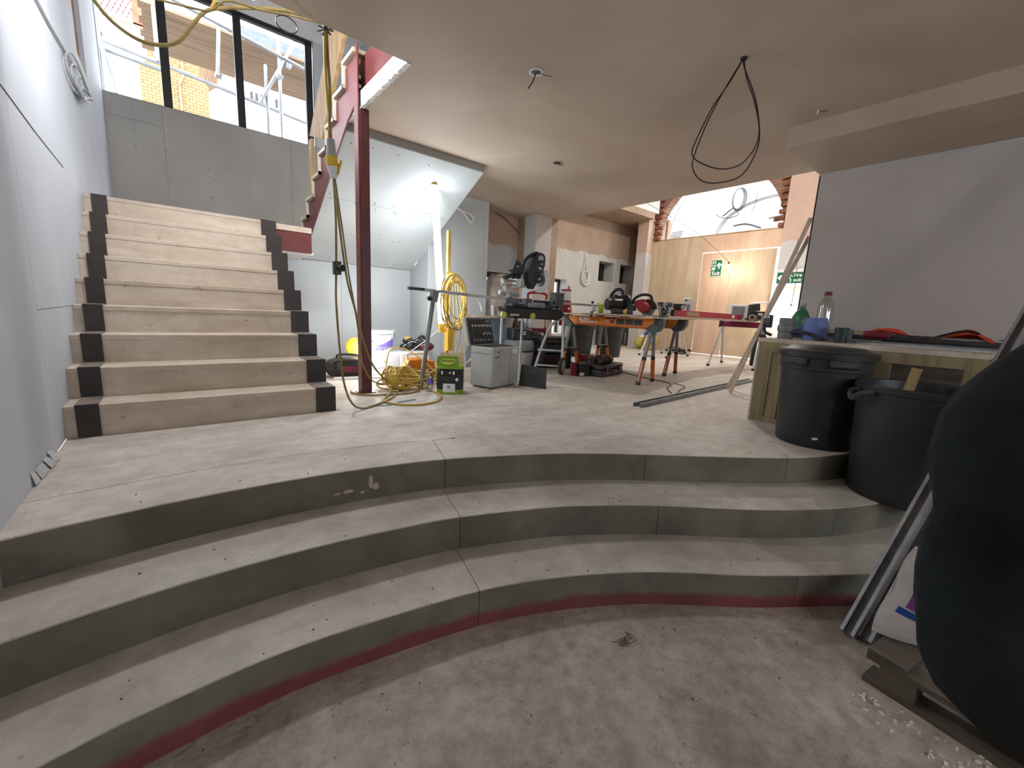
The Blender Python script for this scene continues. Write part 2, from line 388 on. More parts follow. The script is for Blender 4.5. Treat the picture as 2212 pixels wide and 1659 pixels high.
# ================================================================== STRUCTURE
XL = -0.475; FL = -0.4875; ZC = 2.3
Z1, Z2 = -0.1625, -0.325
C0 = [(-0.75, 1.86), (-0.464, 1.907), (-0.228, 1.933), (0.075, 1.946), (0.493, 1.922), (0.908, 1.849), (1.21, 1.751), (1.607, 1.576), (1.869, 1.420), (2.086, 1.266), (2.352, 1.071), (2.793, 0.765), (3.194, 0.592), (3.55, 0.50), (4.0, 0.45), (4.8, 0.42)]
C1 = [(-0.75, 1.55), (-0.419, 1.595), (-0.216, 1.616), (0.045, 1.625), (0.405, 1.604), (0.76, 1.546), (0.966, 1.497), (1.384, 1.336), (1.618, 1.205), (1.829, 1.066), (1.971, 0.955), (2.321, 0.68), (2.635, 0.487), (2.932, 0.361), (3.3, 0.26), (3.9, 0.18), (4.8, 0.14)]
C2 = [(-0.75, 1.20), (-0.298, 1.295), (-0.1, 1.318), (0.18, 1.325), (0.467, 1.288), (0.877, 1.204), (1.165, 1.096), (1.376, 0.989), (1.558, 0.876), (1.693, 0.775), (1.989, 0.541), (2.474, 0.227), (2.9, 0.05), (3.5, -0.08), (4.8, -0.16)]
S0 = [(-0.75, 2.18), (-0.459, 2.213), (0.0, 2.255), (0.581, 2.238), (1.158, 2.120), (1.306, 2.068), (1.608, 1.947), (2.019, 1.730), (2.392, 1.457), (2.863, 1.080), (3.129, 0.920), (3.6, 0.80), (4.8, 0.74)]
class Fx:
    def __init__(s, pts):
        d = crom([(p[0], p[1], 0) for p in pts], 10); s.x = [p.x for p in d]; s.y = [p.y for p in d]
    def __call__(s, x):
        import bisect
        i = min(max(bisect.bisect_left(s.x, x), 1), len(s.x) - 1)
        t = (x - s.x[i - 1]) / (s.x[i] - s.x[i - 1] + 1e-9); return s.y[i - 1] + t * (s.y[i] - s.y[i - 1])
f0, f1, f2, g0 = Fx(C0), Fx(C1), Fx(C2), Fx(S0)
def strip(ff, x0, x1, fb, b0, b1, zt, zb, n=28, rnd=0.004, back=0.0):
    # a board whose front follows one curve and whose back follows another, front arris eased
    mb = MB(); v = []
    for k in range(n + 1):
        t = k / n; xa = x0 + (x1 - x0) * t; xb = b0 + (b1 - b0) * t
        ya, yb = ff(xa), fb(xb) + back
        v += [(xa, ya, zb), (xa, ya, zt - rnd), (xa, ya + rnd, zt), (xb, yb, zt), (xb, yb, zb)]
    f = []
    for k in range(n):
        a = k * 5; b = a + 5
        f += [(a + i, b + i, b + (i + 1) % 5, a + (i + 1) % 5) for i in range(5)]
    f += [(0, 1, 2, 3, 4), tuple(n * 5 + i for i in (4, 3, 2, 1, 0))]
    return mb.add(v, f)
def riser(ff, x0, x1, zt, zb, th=0.018, off=0.004, n=28):
    mb = MB(); v = []
    for k in range(n + 1):
        x = x0 + (x1 - x0) * k / n; y = ff(x) + off
        v += [(x, y, zb), (x, y, zt), (x, y + th, zt), (x, y + th, zb)]
    f = []
    for k in range(n):
        a = k * 4; b = a + 4
        f += [(a + i, b + i, b + (i + 1) % 4, a + (i + 1) % 4) for i in range(4)]
    f += [(0, 1, 2, 3), tuple(n * 4 + i for i in (3, 2, 1, 0))]
    return mb.add(v, f)

# lower screed floor
struct(MB().bb((-0.6, -3.2, FL - 0.1), (5.1, 2.2, FL)).build('floor_lower', 'screed', smooth=False))['label'] = 'rough screed floor at the foot of the curved steps'

# curved steps
steps = thing('curved_steps', 'three sweeping curved steps with grey risers and a red stain at the foot', 'steps')
XW = 4.73
def pieces(xs, gap=0.003): return [(xs[i] + (gap if i else 0), xs[i + 1]) for i in range(len(xs) - 1)]
for (a, b), (c, d) in zip(pieces([XL, 1.06, 2.79, XW]), pieces([XL, 1.158, 3.05, XW])):
    strip(f0, a, b, g0, c, d, 0.0, -0.005, rnd=0.002).build('tread_board', 'floor_ply', steps)
for a, b in pieces([XL, 1.06, 2.08, 2.79, XW], 0.004): riser(f0, a, b, -0.005, Z1, off=0.001).build('riser_board', 'riser_mdf', steps)
for (a, b), (c, d) in zip(pieces([XL, 0.966, 2.3, XW]), pieces([XL, 1.06, 2.3, XW])):
    strip(f1, a, b, f0, c, d, Z1, Z1 - 0.005, rnd=0.002, back=0.05).build('tread_board', 'tread_mdf', steps)
for a, b in pieces([XL, 0.966, 1.87, 2.66, XW]): riser(f1, a, b, Z1 - 0.005, Z2, off=0.001).build('riser_board', 'riser_mdf', steps)
for (a, b), (c, d) in zip(pieces([XL, 0.877, 2.2, XW]), pieces([XL, 0.966, 2.2, XW])):
    strip(f2, a, b, f1, c, d, Z2, Z2 - 0.005, rnd=0.002, back=0.05).build('tread_board', 'tread_mdf', steps)
for a, b in pieces([XL, 0.877, 2.1, XW]): riser(f2, a, b, Z2 - 0.005, FL, off=0.001).build('riser_board', 'riser_stain', steps)

for ff_, fb_, zt_ in ((f0, g0, 0.0), (f1, f0, Z1), (f2, f1, Z2)):
    strip(lambda x, q=ff_: q(x) + 0.02, XL, XW, fb_, XL, XW, zt_ - 0.0052, zt_ - 0.018, n=60, rnd=0.001, back=0.02).build('underlay', 'black_frame', steps)
for x_, z_, sx_, sz_ in ((0.70, -0.075, 0.012, 0.035), (0.725, -0.10, 0.02, 0.02), (0.60, -0.105, 0.03, 0.010), (0.55, -0.11, 0.018, 0.006), (0.66, -0.12, 0.012, 0.008)):
    MB().ball((x_, f0(x_) + 0.001, z_), (sx_, 0.004, sz_), 12, 6).build('plaster_smear', 'plaster_dry', steps)
# upper floor: deck with sheets
floor = sroot('floor_upper', 'dusty plywood floor at the head of the curved steps')
n = 60
poly = [(XL + (XW - XL) * k / n, f0(XL + (XW - XL) * k / n) + 0.03) for k in range(n + 1)] + [(10.3, 0.9), (10.3, 7.3), (XL, 7.3)]
MB().prism(poly, -0.10, -0.021).build('deck', 'timber_grey', floor, smooth=False)
rows = [2.1, 3.32, 4.54, 5.76, 7.3]
for a, b in ((XL, 2.05), (2.05, 4.49), (4.49, 6.93), (6.93, 10.2)):
    p = []
    for k in range(41):
        x = a + 0.001 + (b - a - 0.002) * k / 40
        y = g0(x) + 0.005 if x < XW else 1.0
        if y < 2.098: p.append((x, y))
    if len(p) > 1:
        p += [(p[-1][0], 2.0985), (p[0][0], 2.0985)]
        MB().prism(p, -0.02, 0.0).build('floor_sheet', 'floor_ply', floor, smooth=False)
for i in range(4):
    xs = [XL, 3.27, 5.71, 8.15, 10.2] if i % 2 == 0 else [XL, 2.05, 4.49, 6.93, 9.37, 10.2]
    for a, b in zip(xs[:-1], xs[1:]):
        if i == 0 and a < 1.3:
            q = [(a + 0.001 + (b - a - 0.002) * k / 24, max(2.1005, g0(a + (b - a) * k / 24) + 0.005)) for k in range(25)]
            q += [(b - 0.001, rows[1] - 0.001), (a + 0.001, rows[1] - 0.001)]
            MB().prism(q, -0.02, 0.0).build('floor_sheet', 'floor_ply', floor, smooth=False)
        else:
            MB().bb((a + 0.001, rows[i] + 0.001, -0.02), (b - 0.001, rows[i + 1] - 0.001, 0.0)).build('floor_sheet', 'floor_ply', floor, smooth=False)

sb = MB(); sb.bb((-0.6, 2.30, FL), (5.1, 2.40, -0.101)); sb.bb((5.0, 0.4, FL), (5.1, 2.40, -0.101))
struct(sb.build('wall_light_block', 'timber_grey', smooth=False))  # unseen walls added under the floor to block sky light leaking in
# ---- left wall
wl = sroot('wall_left', 'white painted plasterboard wall beside the staircase')
MB().bb((-0.62, -3.2, FL), (-0.53, 8.2, 5.2)).build('backing', 'timber', wl, smooth=False)
G = 0.0015
def panel_x(x0, x1, y0, y1, z0, z1, m, parent, name='plasterboard_panel'):
    return MB().bb((x0, y0 + G, z0 + G), (x1, y1 - G, z1 - G)).build(name, m, parent, smooth=False)
for y0, y1, z0, z1 in ((-3.2, 2.88, FL, 5.2), (2.88, 4.4, 0.0, 0.68), (2.88, 4.4, 0.68, 5.2), (4.4, 5.72, 0.0, 5.2), (5.72, 6.32, 0.0, 2.86), (6.32, 8.2, 0.0, 5.2)):
    panel_x(-0.525, XL, y0, y1, z0, z1, 'wall_white_paint', wl)
MB().bb((-0.528, 5.78, 2.9), (-0.505, 6.26, 5.1)).build('exposed_stud', 'brick_rough', wl, smooth=False)
MB().tube([(-0.4735, 2.685, 1.60), (-0.4735, 3.4, 1.57), (-0.4735, 4.13, 1.562)], 0.0022, 5).build('pencil_line', 'black_cable', wl)
# torn paper at the foot of the wall
mb = MB()
for k in range(5):
    y = 2.36 + k * 0.07 + 0.04 * random.random(); w = 0.012 + 0.022 * random.random()
    mb.add([(XL, y, 0.045 + 0.03 * random.random()), (XL, y + 0.09, 0.03 + 0.03 * random.random()), (XL + w, y + 0.06, 0.008), (XL + w * 0.7, y + 0.01, 0.004), (XL + 0.002, y + 0.03, 0.05)], [(0, 4, 1), (0, 3, 4), (4, 3, 2), (1, 4, 2)])
mb.build('torn_paper', 'board_white', wl, smooth=False)['kind'] = 'stuff'

# ---- window wall at the back of the landing
YW = 8.0
ww = sroot('wall_window', 'grey plasterboard wall under the tall black framed window')
MB().bb((-0.62, YW + 0.013, 1.3), (2.95, YW + 0.2, 3.31)).build('backing', 'timber', ww, smooth=False)
def panel_y(x0, x1, y0, y1, z0, z1, m, parent, name='plasterboard_panel'):
    return MB().bb((x0 + G, y0, z0 + G), (x1 - G, y1, z1 - G)).build(name, m, parent, smooth=False)
for x0, x1, z0, z1 in ((XL, 0.11, 1.545, 3.06), (XL, 0.11, 3.06, 3.33), (0.11, 1.70, 1.545, 3.33), (1.70, 2.85, 1.545, 3.33)):
    panel_y(x0, x1, YW, YW + 0.0125, z0, z1, 'board_grey', ww)
MB().bb((-0.62, YW, 4.90), (2.95, YW + 0.2, 5.2)).build('lintel', 'soffit_white', ww, smooth=False)
for x0, x1 in ((2.10, 2.48), (2.48, 2.85)):
    panel_y(x0, x1, YW - 0.01, YW + 0.2, 3.33, 4.90, 'board_white', ww)
mb = MB()
for k in range(60):
    x = random.choice((0.08, 0.14, 1.67, 1.73, -0.2, 0.6, 1.1, 2.0)) + random.uniform(-0.008, 0.008); z = random.uniform(1.7, 3.2)
    mb.cyl((x, YW - 0.0012, z), (x, YW + 0.001, z), 0.006, n=6)
mb.build('screw_heads', 'screw_dark', ww)['kind'] = 'stuff'
win = sroot('window_1', 'tall landing window with black mullions')
def fbar(a, b, parent=win): return MB().bb(a, b).build('frame_bar', 'black_frame', parent, smooth=False, bevel=0.004)
for x in (0.19, 1.06, 2.03): fbar((x - 0.05, YW + 0.02, 3.33), (x + 0.05, YW + 0.10, 4.86))
fbar((-0.53, YW + 0.02, 4.84), (2.08, YW + 0.10, 4.90)); fbar((-0.53, YW + 0.03, 3.31), (2.08, YW + 0.10, 3.345))
fbar((-0.53, YW + 0.02, 3.345), (-0.47, YW + 0.10, 4.84))
for x0, x1 in ((-0.47, 0.14), (0.24, 1.01), (1.11, 1.98)):
    MB().bb((x0, YW + 0.055, 3.345), (x1, YW + 0.06, 4.84)).build('pane', 'glass_clear', win, smooth=False)
struct(MB().bb((-0.62, 2.6, 5.1), (2.95, 8.2, 5.2)).build('ceiling_stairwell', 'soffit_white', smooth=False))
struct(MB().bb((-0.62, 2.60, 2.42), (2.95, 2.74, 5.1)).build('wall_upper_front', 'soffit_white', smooth=False))
struct(MB().bb((2.86, 2.74, 2.42), (2.95, 8.2, 5.1)).build('wall_upper_side', 'board_white', smooth=False))

# ---- main ceiling
ceil = MB(); ceil.bb((-0.62, -3.2, ZC), (5.1, 2.75, 2.42)); ceil.bb((1.30, 2.75, ZC), (5.1, 3.95, 2.42)); ceil.bb((2.72, 3.95, ZC), (5.1, 5.75, 2.42))
ce = struct(ceil.build('ceiling', 'ceiling_skim', smooth=False)); ce['label'] = 'freshly skimmed beige plaster ceiling'
MB().bb((1.285, 2.76, ZC + 0.004), (1.2995, 3.95, 2.425)).build('edge_board', 'board_white', ce, smooth=False)
mb = MB()
for k in range(40):
    y = 2.76 + k * 0.03; mb.box((1.292, y, ZC - 0.001), (0.022 + 0.012 * random.random(), 0.026, 0.006 + 0.006 * random.random()), (0, random.uniform(-.3, .3), random.uniform(-.2, .2)))
mb.build('edge_bead', 'soffit_white', ce, smooth=False)['kind'] = 'stuff'
MB().bb((1.325, 2.76, 2.425), (1.345, 3.95, 2.70)).build('edge_beam', 'steel_red', ce, smooth=False)
MB().bb((1.40, 2.76, 2.42), (1.42, 3.6, 3.1)).build('edge_ply', 'stair_ply', ce, smooth=False)
struct(MB().bb((3.868, -3.2, 2.15), (4.74, 1.43, 2.3)).build('trim_beam', 'plaster_pink'if False else 'ceiling_skim', smooth=False))['label'] = 'boxed plastered beam along the right wall'

# ---- under the upper flight
so = sroot('ceiling_soffit', 'sloping plasterboard soffit under the upper flight')
def sof(t): return 3.94 + (5.70 - 3.94) * t, 2.23 + (1.285 - 2.23) * t
for t0, t1 in ((0.0, 0.42), (0.42, 1.0)):
    (ya, za), (yb, zb) = sof(t0 + 0.001), sof(t1 - 0.001)
    for x0, x1 in ((1.28, 2.72),):
        MB().add([(x0, ya, za), (x1, ya, za), (x1, yb, zb), (x0, yb, zb), (x0, ya + 0.012, za + 0.02), (x1, ya + 0.012, za + 0.02), (x1, yb + 0.012, zb + 0.02), (x0, yb + 0.012, zb + 0.02)],
                 [(0, 1, 2, 3), (4, 7, 6, 5), (0, 4, 5, 1), (1, 5, 6, 2), (2, 6, 7, 3), (3, 7, 4, 0)]).build('plasterboard_panel', 'board_white', so, smooth=False)
mb = MB()
for k in range(40):
    t = random.choice((0.05, 0.40, 0.44, 0.7, 0.95)) + random.uniform(-0.01, 0.01); y, z = sof(t); x = random.uniform(1.33, 2.68)
    mb.cyl((x, y - 0.002, z - 0.003), (x, y, z), 0.006, n=6)
mb.build('screw_heads', 'screw_dark', so)['kind'] = 'stuff'
MB().bb((1.28, 3.945, 2.225), (2.72, 3.96, 2.30)).build('head_strip', 'board_grey', so, smooth=False)
ws = sroot('wall_understair', 'white plasterboard wall under the landing')
MB().bb((-0.5, 5.72, 0.0), (2.80, 5.8, 1.36)).build('backing', 'timber', ws, smooth=False)
for x0, x1 in ((XL, 0.95), (0.95, 1.75), (1.75, 2.72)): panel_y(x0, x1, 5.705, 5.72, 0.0, 1.282, 'board_white', ws)
w = MB().prism([(5.16, 0), (5.705, 0), (5.705, 1.28), (5.16, 1.575)], 2.72, 2.82, 'yz').build('wall_side', 'board_white', smooth=False); struct(w)
wc = sroot('wall_centre', 'white plasterboard wall end between the stairs and the window bay')
MB().bb((2.76, 5.165, 0), (3.655, 5.25, ZC)).build('backing', 'timber', wc, smooth=False)
for x0, x1 in ((2.70, 2.92), (2.92, 3.60), (3.60, 3.67)): panel_y(x0, x1, 5.15, 5.165, 0.0, ZC, 'board_white', wc)
MB().bb((3.655, 5.166, 0), (3.67, 5.62, ZC)).build('plasterboard_panel', 'board_white', wc, smooth=False)
# landing slab and its steel edge
la = sroot('floor_landing', 'half landing with red steel edge beam')
MB().bb((XL, 5.03, 1.30), (1.24, 8.0, 1.545)).build('slab', 'stair_ply', la, smooth=False)
MB().bb((1.24, 5.47, 1.42), (2.84, 8.0, 1.545)).build('slab', 'stair_ply', la, smooth=False)
MB().bb((XL, 5.0, 1.285), (1.235, 5.03, 1.49)).build('edge_beam', 'steel_red', la, smooth=False)
MB().bb((0.9, 4.985, 1.49), (1.235, 5.03, 1.545)).build('edge_strip', 'stair_ply', la, smooth=False)
MB().bb((XL, 5.03, 1.272), (1.26, 5.70, 1.299)).build('underside_board', 'soffit_white', la, smooth=False)

# ---- window bay and pier
wb = MB(); wb.bb((3.67, 5.6, 1.39), (4.6, 5.75, ZC + 0.1)); wb.bb((3.67, 5.6, 0), (4.6, 5.75, 0.35))
b_ = struct(wb.build('wall_bay', 'plaster_bay', smooth=False)); b_['label'] = 'half plastered wall above the bay window'
w2 = sroot('window_2', 'low black framed window in the bay')
for a, b in (((3.67, 5.62, 1.30), (4.6, 5.70, 1.39)), ((3.67, 5.62, 0.35), (4.6, 5.70, 0.41)), ((3.67, 5.62, 0.41), (3.73, 5.70, 1.30)), ((4.09, 5.62, 0.41), (4.15, 5.70, 1.30)), ((4.54, 5.62, 0.41), (4.6, 5.70, 1.30))): fbar(a, b, w2)
for x0, x1 in ((3.73, 4.09), (4.15, 4.54)): MB().bb((x0, 5.65, 0.41), (x1, 5.655, 1.30)).build('pane', 'glass_clear', w2, smooth=False)
pier = sroot('wall_pier', 'square boarded pier with plastered edges')
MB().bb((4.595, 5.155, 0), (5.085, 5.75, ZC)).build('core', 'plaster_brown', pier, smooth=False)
MB().bb((4.59, 5.15, 0), (4.93, 5.155, ZC)).build('front_board', 'board_pinkgrey', pier, smooth=False)
MB().bb((4.59, 5.155, 0), (4.595, 5.42, ZC)).build('side_board', 'board_white', pier, smooth=False)

# ---- lobby beyond
lw = sroot('wall_lobby', 'far lobby wall, bare board below and brown plaster above')
YL = 7.2
def wpiece(a, b, m='plaster_lobby', nm='wall_face'): return MB().bb(a, b).build(nm, m, lw, smooth=False)
wpiece((5.0, YL, 2.16), (10.2, YL + 0.4, 4.6))
wpiece((5.0, YL, 0), (7.08, YL + 0.4, 2.16)); wpiece((7.08, YL, 1.60), (7.50, YL + 0.4, 2.16)); wpiece((7.08, YL, 0), (7.50, YL + 0.4, 0.3))
wpiece((7.50, YL, 0), (8.66, YL + 0.4, 2.16)); wpiece((8.66, YL, 0), (9.27, YL + 0.4, 1.66)); wpiece((9.27, YL, 0), (9.55, YL + 0.4, 2.16))
wpiece((9.55, YL, 0), (10.15, YL + 0.4, 1.66)); wpiece((10.15, YL, 0), (10.2, YL + 0.4, 2.16))
for i, (a, b) in enumerate(((8.66, 9.27), (9.55, 10.15))):
    w = sroot('window_%d' % (3 + i), 'small deep set lobby window')
    MB().bb((a, YL + 0.33, 1.66), (b, YL + 0.36, 2.16)).build('grille_board', 'black_frame', w, smooth=False)
    mb = MB()
    for k in range(6): mb.bb((a + 0.08 * k, YL + 0.30, 1.66), (a + 0.08 * k + 0.03, YL + 0.33, 2.16))
    mb.build('grille', 'black_plastic', w, smooth=False)
w = sroot('window_5', 'narrow lobby window with white reveal')
fbar((7.08, YL + 0.22, 0.3), (7.14, YL + 0.28, 1.60), w); fbar((7.44, YL + 0.22, 0.3), (7.50, YL + 0.28, 1.60), w); fbar((7.14, YL + 0.22, 1.53), (7.44, YL + 0.28, 1.60), w)
MB().bb((7.14, YL + 0.24, 0.3), (7.44, YL + 0.245, 1.53)).build('pane', 'glass_clear', w, smooth=False)
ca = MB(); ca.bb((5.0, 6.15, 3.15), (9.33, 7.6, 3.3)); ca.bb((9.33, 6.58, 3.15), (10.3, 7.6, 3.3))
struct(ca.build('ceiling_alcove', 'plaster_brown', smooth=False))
cl = MB(); cl.bb((5.0, 0.9, 4.5), (10.0, 6.3, 4.6)); cl.bb((5.0, 6.15, 3.3), (9.5, 6.25, 4.6)); cl.bb((5.0, 0.9, 2.42), (5.1, 6.2, 4.6))
struct(cl.build('ceiling_lobby', 'soffit_white', smooth=False))
MB().bb((4.95, 5.75, 0), (5.09, 7.25, 3.2)).build('wall_lobby_return', 'plaster_lobby', smooth=False)['kind'] = 'structure'
struct(MB().bb((5.1, 0.85, FL), (9.75, 1.0, 4.6)).build('wall_lobby_side', 'board_white', smooth=False))
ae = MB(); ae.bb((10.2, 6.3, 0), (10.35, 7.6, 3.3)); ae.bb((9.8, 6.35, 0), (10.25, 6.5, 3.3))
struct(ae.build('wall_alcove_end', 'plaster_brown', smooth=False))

# ---- exit wall: arch of rough brick, plastered piers, plywood hoarding and door
XE = 9.6
we = sroot('wall_exit', 'rough brick arch over the plywood hoarding')
CY, CZ, RY, RZ = 4.82, 2.64, 1.43, 1.45
arc = [(CY + RY * math.cos(math.pi * k / 32), CZ + RZ * math.sin(math.pi * k / 32)) for k in range(33)]
# left of the picture = larger y
L = [p for p in arc[:17]]
MB().prism([(6.45, CZ)] + [(6.45, 4.6), (CY, 4.6)] + L[::-1], XE, XE + 0.25, 'yz').build('brickwork', 'brick_near', we, smooth=False)
R_ = [p for p in arc[16:]]
MB().prism([(CY, 4.6), (3.2, 4.6), (3.2, CZ)] + R_[::-1], XE, XE + 0.25, 'yz').build('brickwork', 'brick_near', we, smooth=False)
MB().bb((9.32, 6.28, 0), (9.85, 6.58, 4.6)).build('plaster_pier', 'plaster_pier', we, smooth=False)
MB().bb((9.5, 2.72, 0), (9.85, 3.34, 4.6)).build('plaster_pier', 'plaster_pier', we, smooth=False)
MB().bb((9.5, 0.9, 0), (9.85, 2.72, 4.6)).build('plaster_pier', 'plaster_pier', we, smooth=False)
mb = MB()
for sgn, y0 in ((1, 6.18), (-1, 3.42)):
    for k in range(10):
        mb.box((XE - 0.03, y0 + random.uniform(-0.05, 0.05), 2.72 + k * 0.13), (0.10, 0.14 + 0.05 * random.random(), 0.075), (random.uniform(-.1, .1), random.uniform(-.1, .1), random.uniform(-.1, .1)))
mb.build('broken_bricks', 'brick_rough', we, smooth=False)['kind'] = 'stuff'
def ply(y0, y1, z0, z1, m='plywood_sheet', nm='plywood_panel', par=we, x=XE - 0.02): return MB().bb((x, y0 + G, z0 + G), (x + 0.018, y1 - G, z1 - G)).build(nm, m, par, smooth=False)
ply(4.96, 5.72, 0.0, 2.66); ply(5.72, 6.28, 0.0, 2.66); ply(3.34, 4.96, 2.31, 2.66, 'plywood_pink')
MB().bb((XE - 0.01, 3.34, 2.655), (XE + 0.2, 6.28, 2.69)).build('arch_sill', 'timber_y', we, smooth=False)
dr = sroot('door_1', 'plywood double exit door')
ply(4.30, 4.95, 0.015, 2.285, 'plywood_pink', 'door_leaf', dr, XE - 0.015); ply(3.43, 4.295, 0.03, 2.29, 'plywood_sheet', 'door_leaf', dr, XE - 0.005)
gl = sroot('window_6', 'half round fanlight over the exit door')
MB().prism([(p[0], p[1]) for p in arc], XE + 0.10, XE + 0.105, 'yz').build('pane', 'glass_clear', gl, smooth=False)

# ---- right wall and rear walls
wr = sroot('wall_right', 'grey plasterboard wall behind the timber bench')
MB().bb((4.745, -3.2, FL), (5.1, 1.42, ZC)).build('backing', 'timber', wr, smooth=False)
for y0, y1 in ((0.02, 1.43), (-1.18, 0.02), (-3.2, -1.18)): panel_x(4.73, 4.745, y0, y1, FL if y1 < 0.1 else 0.0, 2.15, 'board_pinkgrey', wr)
MB().bb((4.73, 1.42, 0), (5.1, 1.4335, ZC)).build('end_board', 'board_white', wr, smooth=False)
MB().bb((4.722, -3.2, 2.135), (4.745, 1.43, 2.15)).build('edge_bead', 'board_white', wr, smooth=False)
rw = MB(); rw.bb((-0.62, -3.3, FL), (1.2, -3.2, ZC)); rw.bb((3.6, -3.3, FL), (5.1, -3.2, ZC)); rw.bb((1.2, -3.3, FL), (3.6, -3.2, 0.85)); rw.bb((1.2, -3.3, 1.55), (3.6, -3.2, ZC))
struct(rw.build('wall_rear', 'board_pinkgrey', smooth=False))
w7 = sroot('window_7', 'wide unseen window added in the rear wall for fill light')  # unseen window, added to let soft fill daylight in from behind
for a, b in (((1.2, -3.28, 0.85), (1.26, -3.22, 1.55)), ((3.54, -3.28, 0.85), (3.6, -3.22, 1.55)), ((2.37, -3.28, 0.85), (2.43, -3.22, 1.55)), ((1.26, -3.28, 0.85), (3.54, -3.22, 0.91)), ((1.26, -3.28, 1.49), (3.54, -3.22, 1.55))): fbar(a, b, w7)
for x0, x1 in ((1.26, 2.37), (2.43, 3.54)): MB().bb((x0, -3.252, 0.91), (x1, -3.248, 1.49)).build('pane', 'glass_clear', w7, smooth=False)
# ================================================================== STAIRS
RS, GO, Y0 = 0.172, 0.231, 3.10
st = thing('staircase', 'straight flight of plywood steps with dark edge strips climbing beside the white wall', 'staircase')
XA, XB, XC, XD = -0.4749, -0.430, -0.338, 0.760
XR = 0.886
for k in range(9):
    y = Y0 + GO * k; z0 = RS * k; z1 = RS * (k + 1)
    MB().bb((XA, y + 0.004, z0), (XR, y + 0.022, z1 - 0.030)).build('riser', 'stair_ply', st, smooth=False)
    yb = y + GO + 0.02 if k < 8 else 5.0
    MB().bb((XA, y, z1 - 0.030), (XR, yb, z1)).build('tread', 'stair_ply', st, smooth=False, bevel=0.003)
    for a, b in ((XB, XC), (XD, XR + 0.006)):
        MB().bb((a, y - 0.007, z0 + (0.007 if k else 0.0)), (b, y + 0.003, z1 + 0.0065)).build('edge_plate', 'step_dark', st, smooth=False)
        MB().bb((a, y + 0.003, z1), (b, (y + GO - 0.007) if k < 8 else 5.0, z1 + 0.0065)).build('edge_tread_strip', 'step_dust', st, smooth=False)
MB().prism([(Y0 + 0.03, 0)] + [(Y0 + 0.03 + GO * k, RS * (k + (j)) - 0.035) for k in range(9) for j in (0, 1)][1:] + [(5.0, RS * 9 - 0.035), (5.0, 0)], XR - 0.03, XR, 'yz').build('side_string', 'stair_ply', st, smooth=False)

# upper flight
up = thing('upper_staircase', 'upper flight of timber steps on red steel strings rising from the landing', 'staircase')
R2, G2, YU, ZU = 0.169, 0.259, 5.45, 1.545
NS = 7
def nos(k): return YU - G2 * k, ZU + R2 * k
zig = []
for k in range(NS):
    y, z = nos(k); zig += [(y, z - 0.055), (y, z + R2 - 0.055)]
yl, zl = nos(NS)
sl = 0.600
low = lambda y: 1.265 + (5.54 - y) * sl
poly = [(5.54, 1.265), (5.54, 1.50)] + zig + [(yl, zl - 0.055), (yl - 0.0, low(yl) if False else 2.36), (3.85, low(3.85))]
MB().prism(poly, 1.262, 1.276, 'yz').build('string_plate', 'steel_red', up, smooth=False)
for k in range(NS):
    y, z = nos(k)
    MB().bb((1.238, y - 0.012, z - 0.03), (2.715, y + 0.008, z + R2 - 0.03)).build('riser', 'stair_ply', up, smooth=False)
    MB().bb((1.238, y - G2 - 0.012, z + R2 - 0.03), (2.715, y + 0.012, z + R2)).build('tread', 'stair_ply', up, smooth=False)
MB().prism([(5.53, 2.64), (5.03, 2.48), (3.70, 3.67), (4.05, 3.83)], 1.38, 1.415, 'yz').build('side_board', 'timber', up, smooth=False)
MB().bb((1.38, 5.46, 1.546), (1.415, 5.56, 2.60)).build('post', 'timber', up, smooth=False)

# red column
co = thing('steel_column', 'dark red steel box column standing on the plywood floor', 'column', (1.31, 3.635, 0))
MB().bb((-0.04, -0.045, 0.0), (0.04, 0.045, 2.299)).build('post', 'steel_maroon_dark', co, smooth=False, bevel=0.006)
MB().bb((-0.052, -0.045, 0.0), (-0.0405, 0.045, 2.75)).build('flange', 'steel_red', co, smooth=False, bevel=0.002)
for z in (2.461, 2.525): MB().cyl((-0.0405, -0.02, z), (-0.018, -0.02, z), 0.016, n=6).build('bolt', 'steel', co)
MB().bb((-0.07, -0.06, 0.0), (0.07, 0.07, 0.008)).build('base_plate', 'steel_maroon_dark', co, smooth=False)

# ================================================================== SITE LIGHTS
tl = thing('tube_light', 'tall bright fluorescent tube light on a yellow stand behind the green carton', 'lamp', (2.42, 4.22, 0))
P0, P1 = Vector((-0.03, 0.0, 0.60)), Vector((-0.135, 0.02, 2.06))
dr_ = (P1 - P0).normalized()
MB().cyl(P0, P1, 0.030, n=18).build('tube', 'tube_glow', tl)
MB().cyl(P1, P1 + dr_ * 0.05, 0.034, 0.024, n=16).build('end_cap', 'yellow', tl)
MB().cyl(P0 - dr_ * 0.10, P0, 0.034, n=16).build('end_cap', 'yellow', tl)
MB().beam(P0 + Vector((0.045, 0.02, 0)), P1 + Vector((0.045, 0.02, -0.02)), 0.02, 0.03).build('tube_spine', 'grey_plastic', tl)
MB().box((0.06, 0.02, 0.90), (0.038, 0.038, 1.46)).build('pole', 'yellow_pole', tl, smooth=False, bevel=0.004)
MB().box((0.07, -0.02, 0.42), (0.09, 0.08, 0.26)).build('ballast_box', 'yellow', tl, smooth=False, bevel=0.008)
MB().box((0.10, -0.015, 1.12), (0.045, 0.05, 0.12)).build('socket', 'yellow_pole', tl, smooth=False, bevel=0.006)
for a in (0.4, 1.97, 3.54, 5.11):
    MB().tube([(0.05 + 0.03 * math.cos(a), 0.02 + 0.03 * math.sin(a), 0.20), (0.05 + 0.25 * math.cos(a), 0.02 + 0.25 * math.sin(a), 0.012)], 0.012, 8).build('foot', 'yellow_pole', tl)
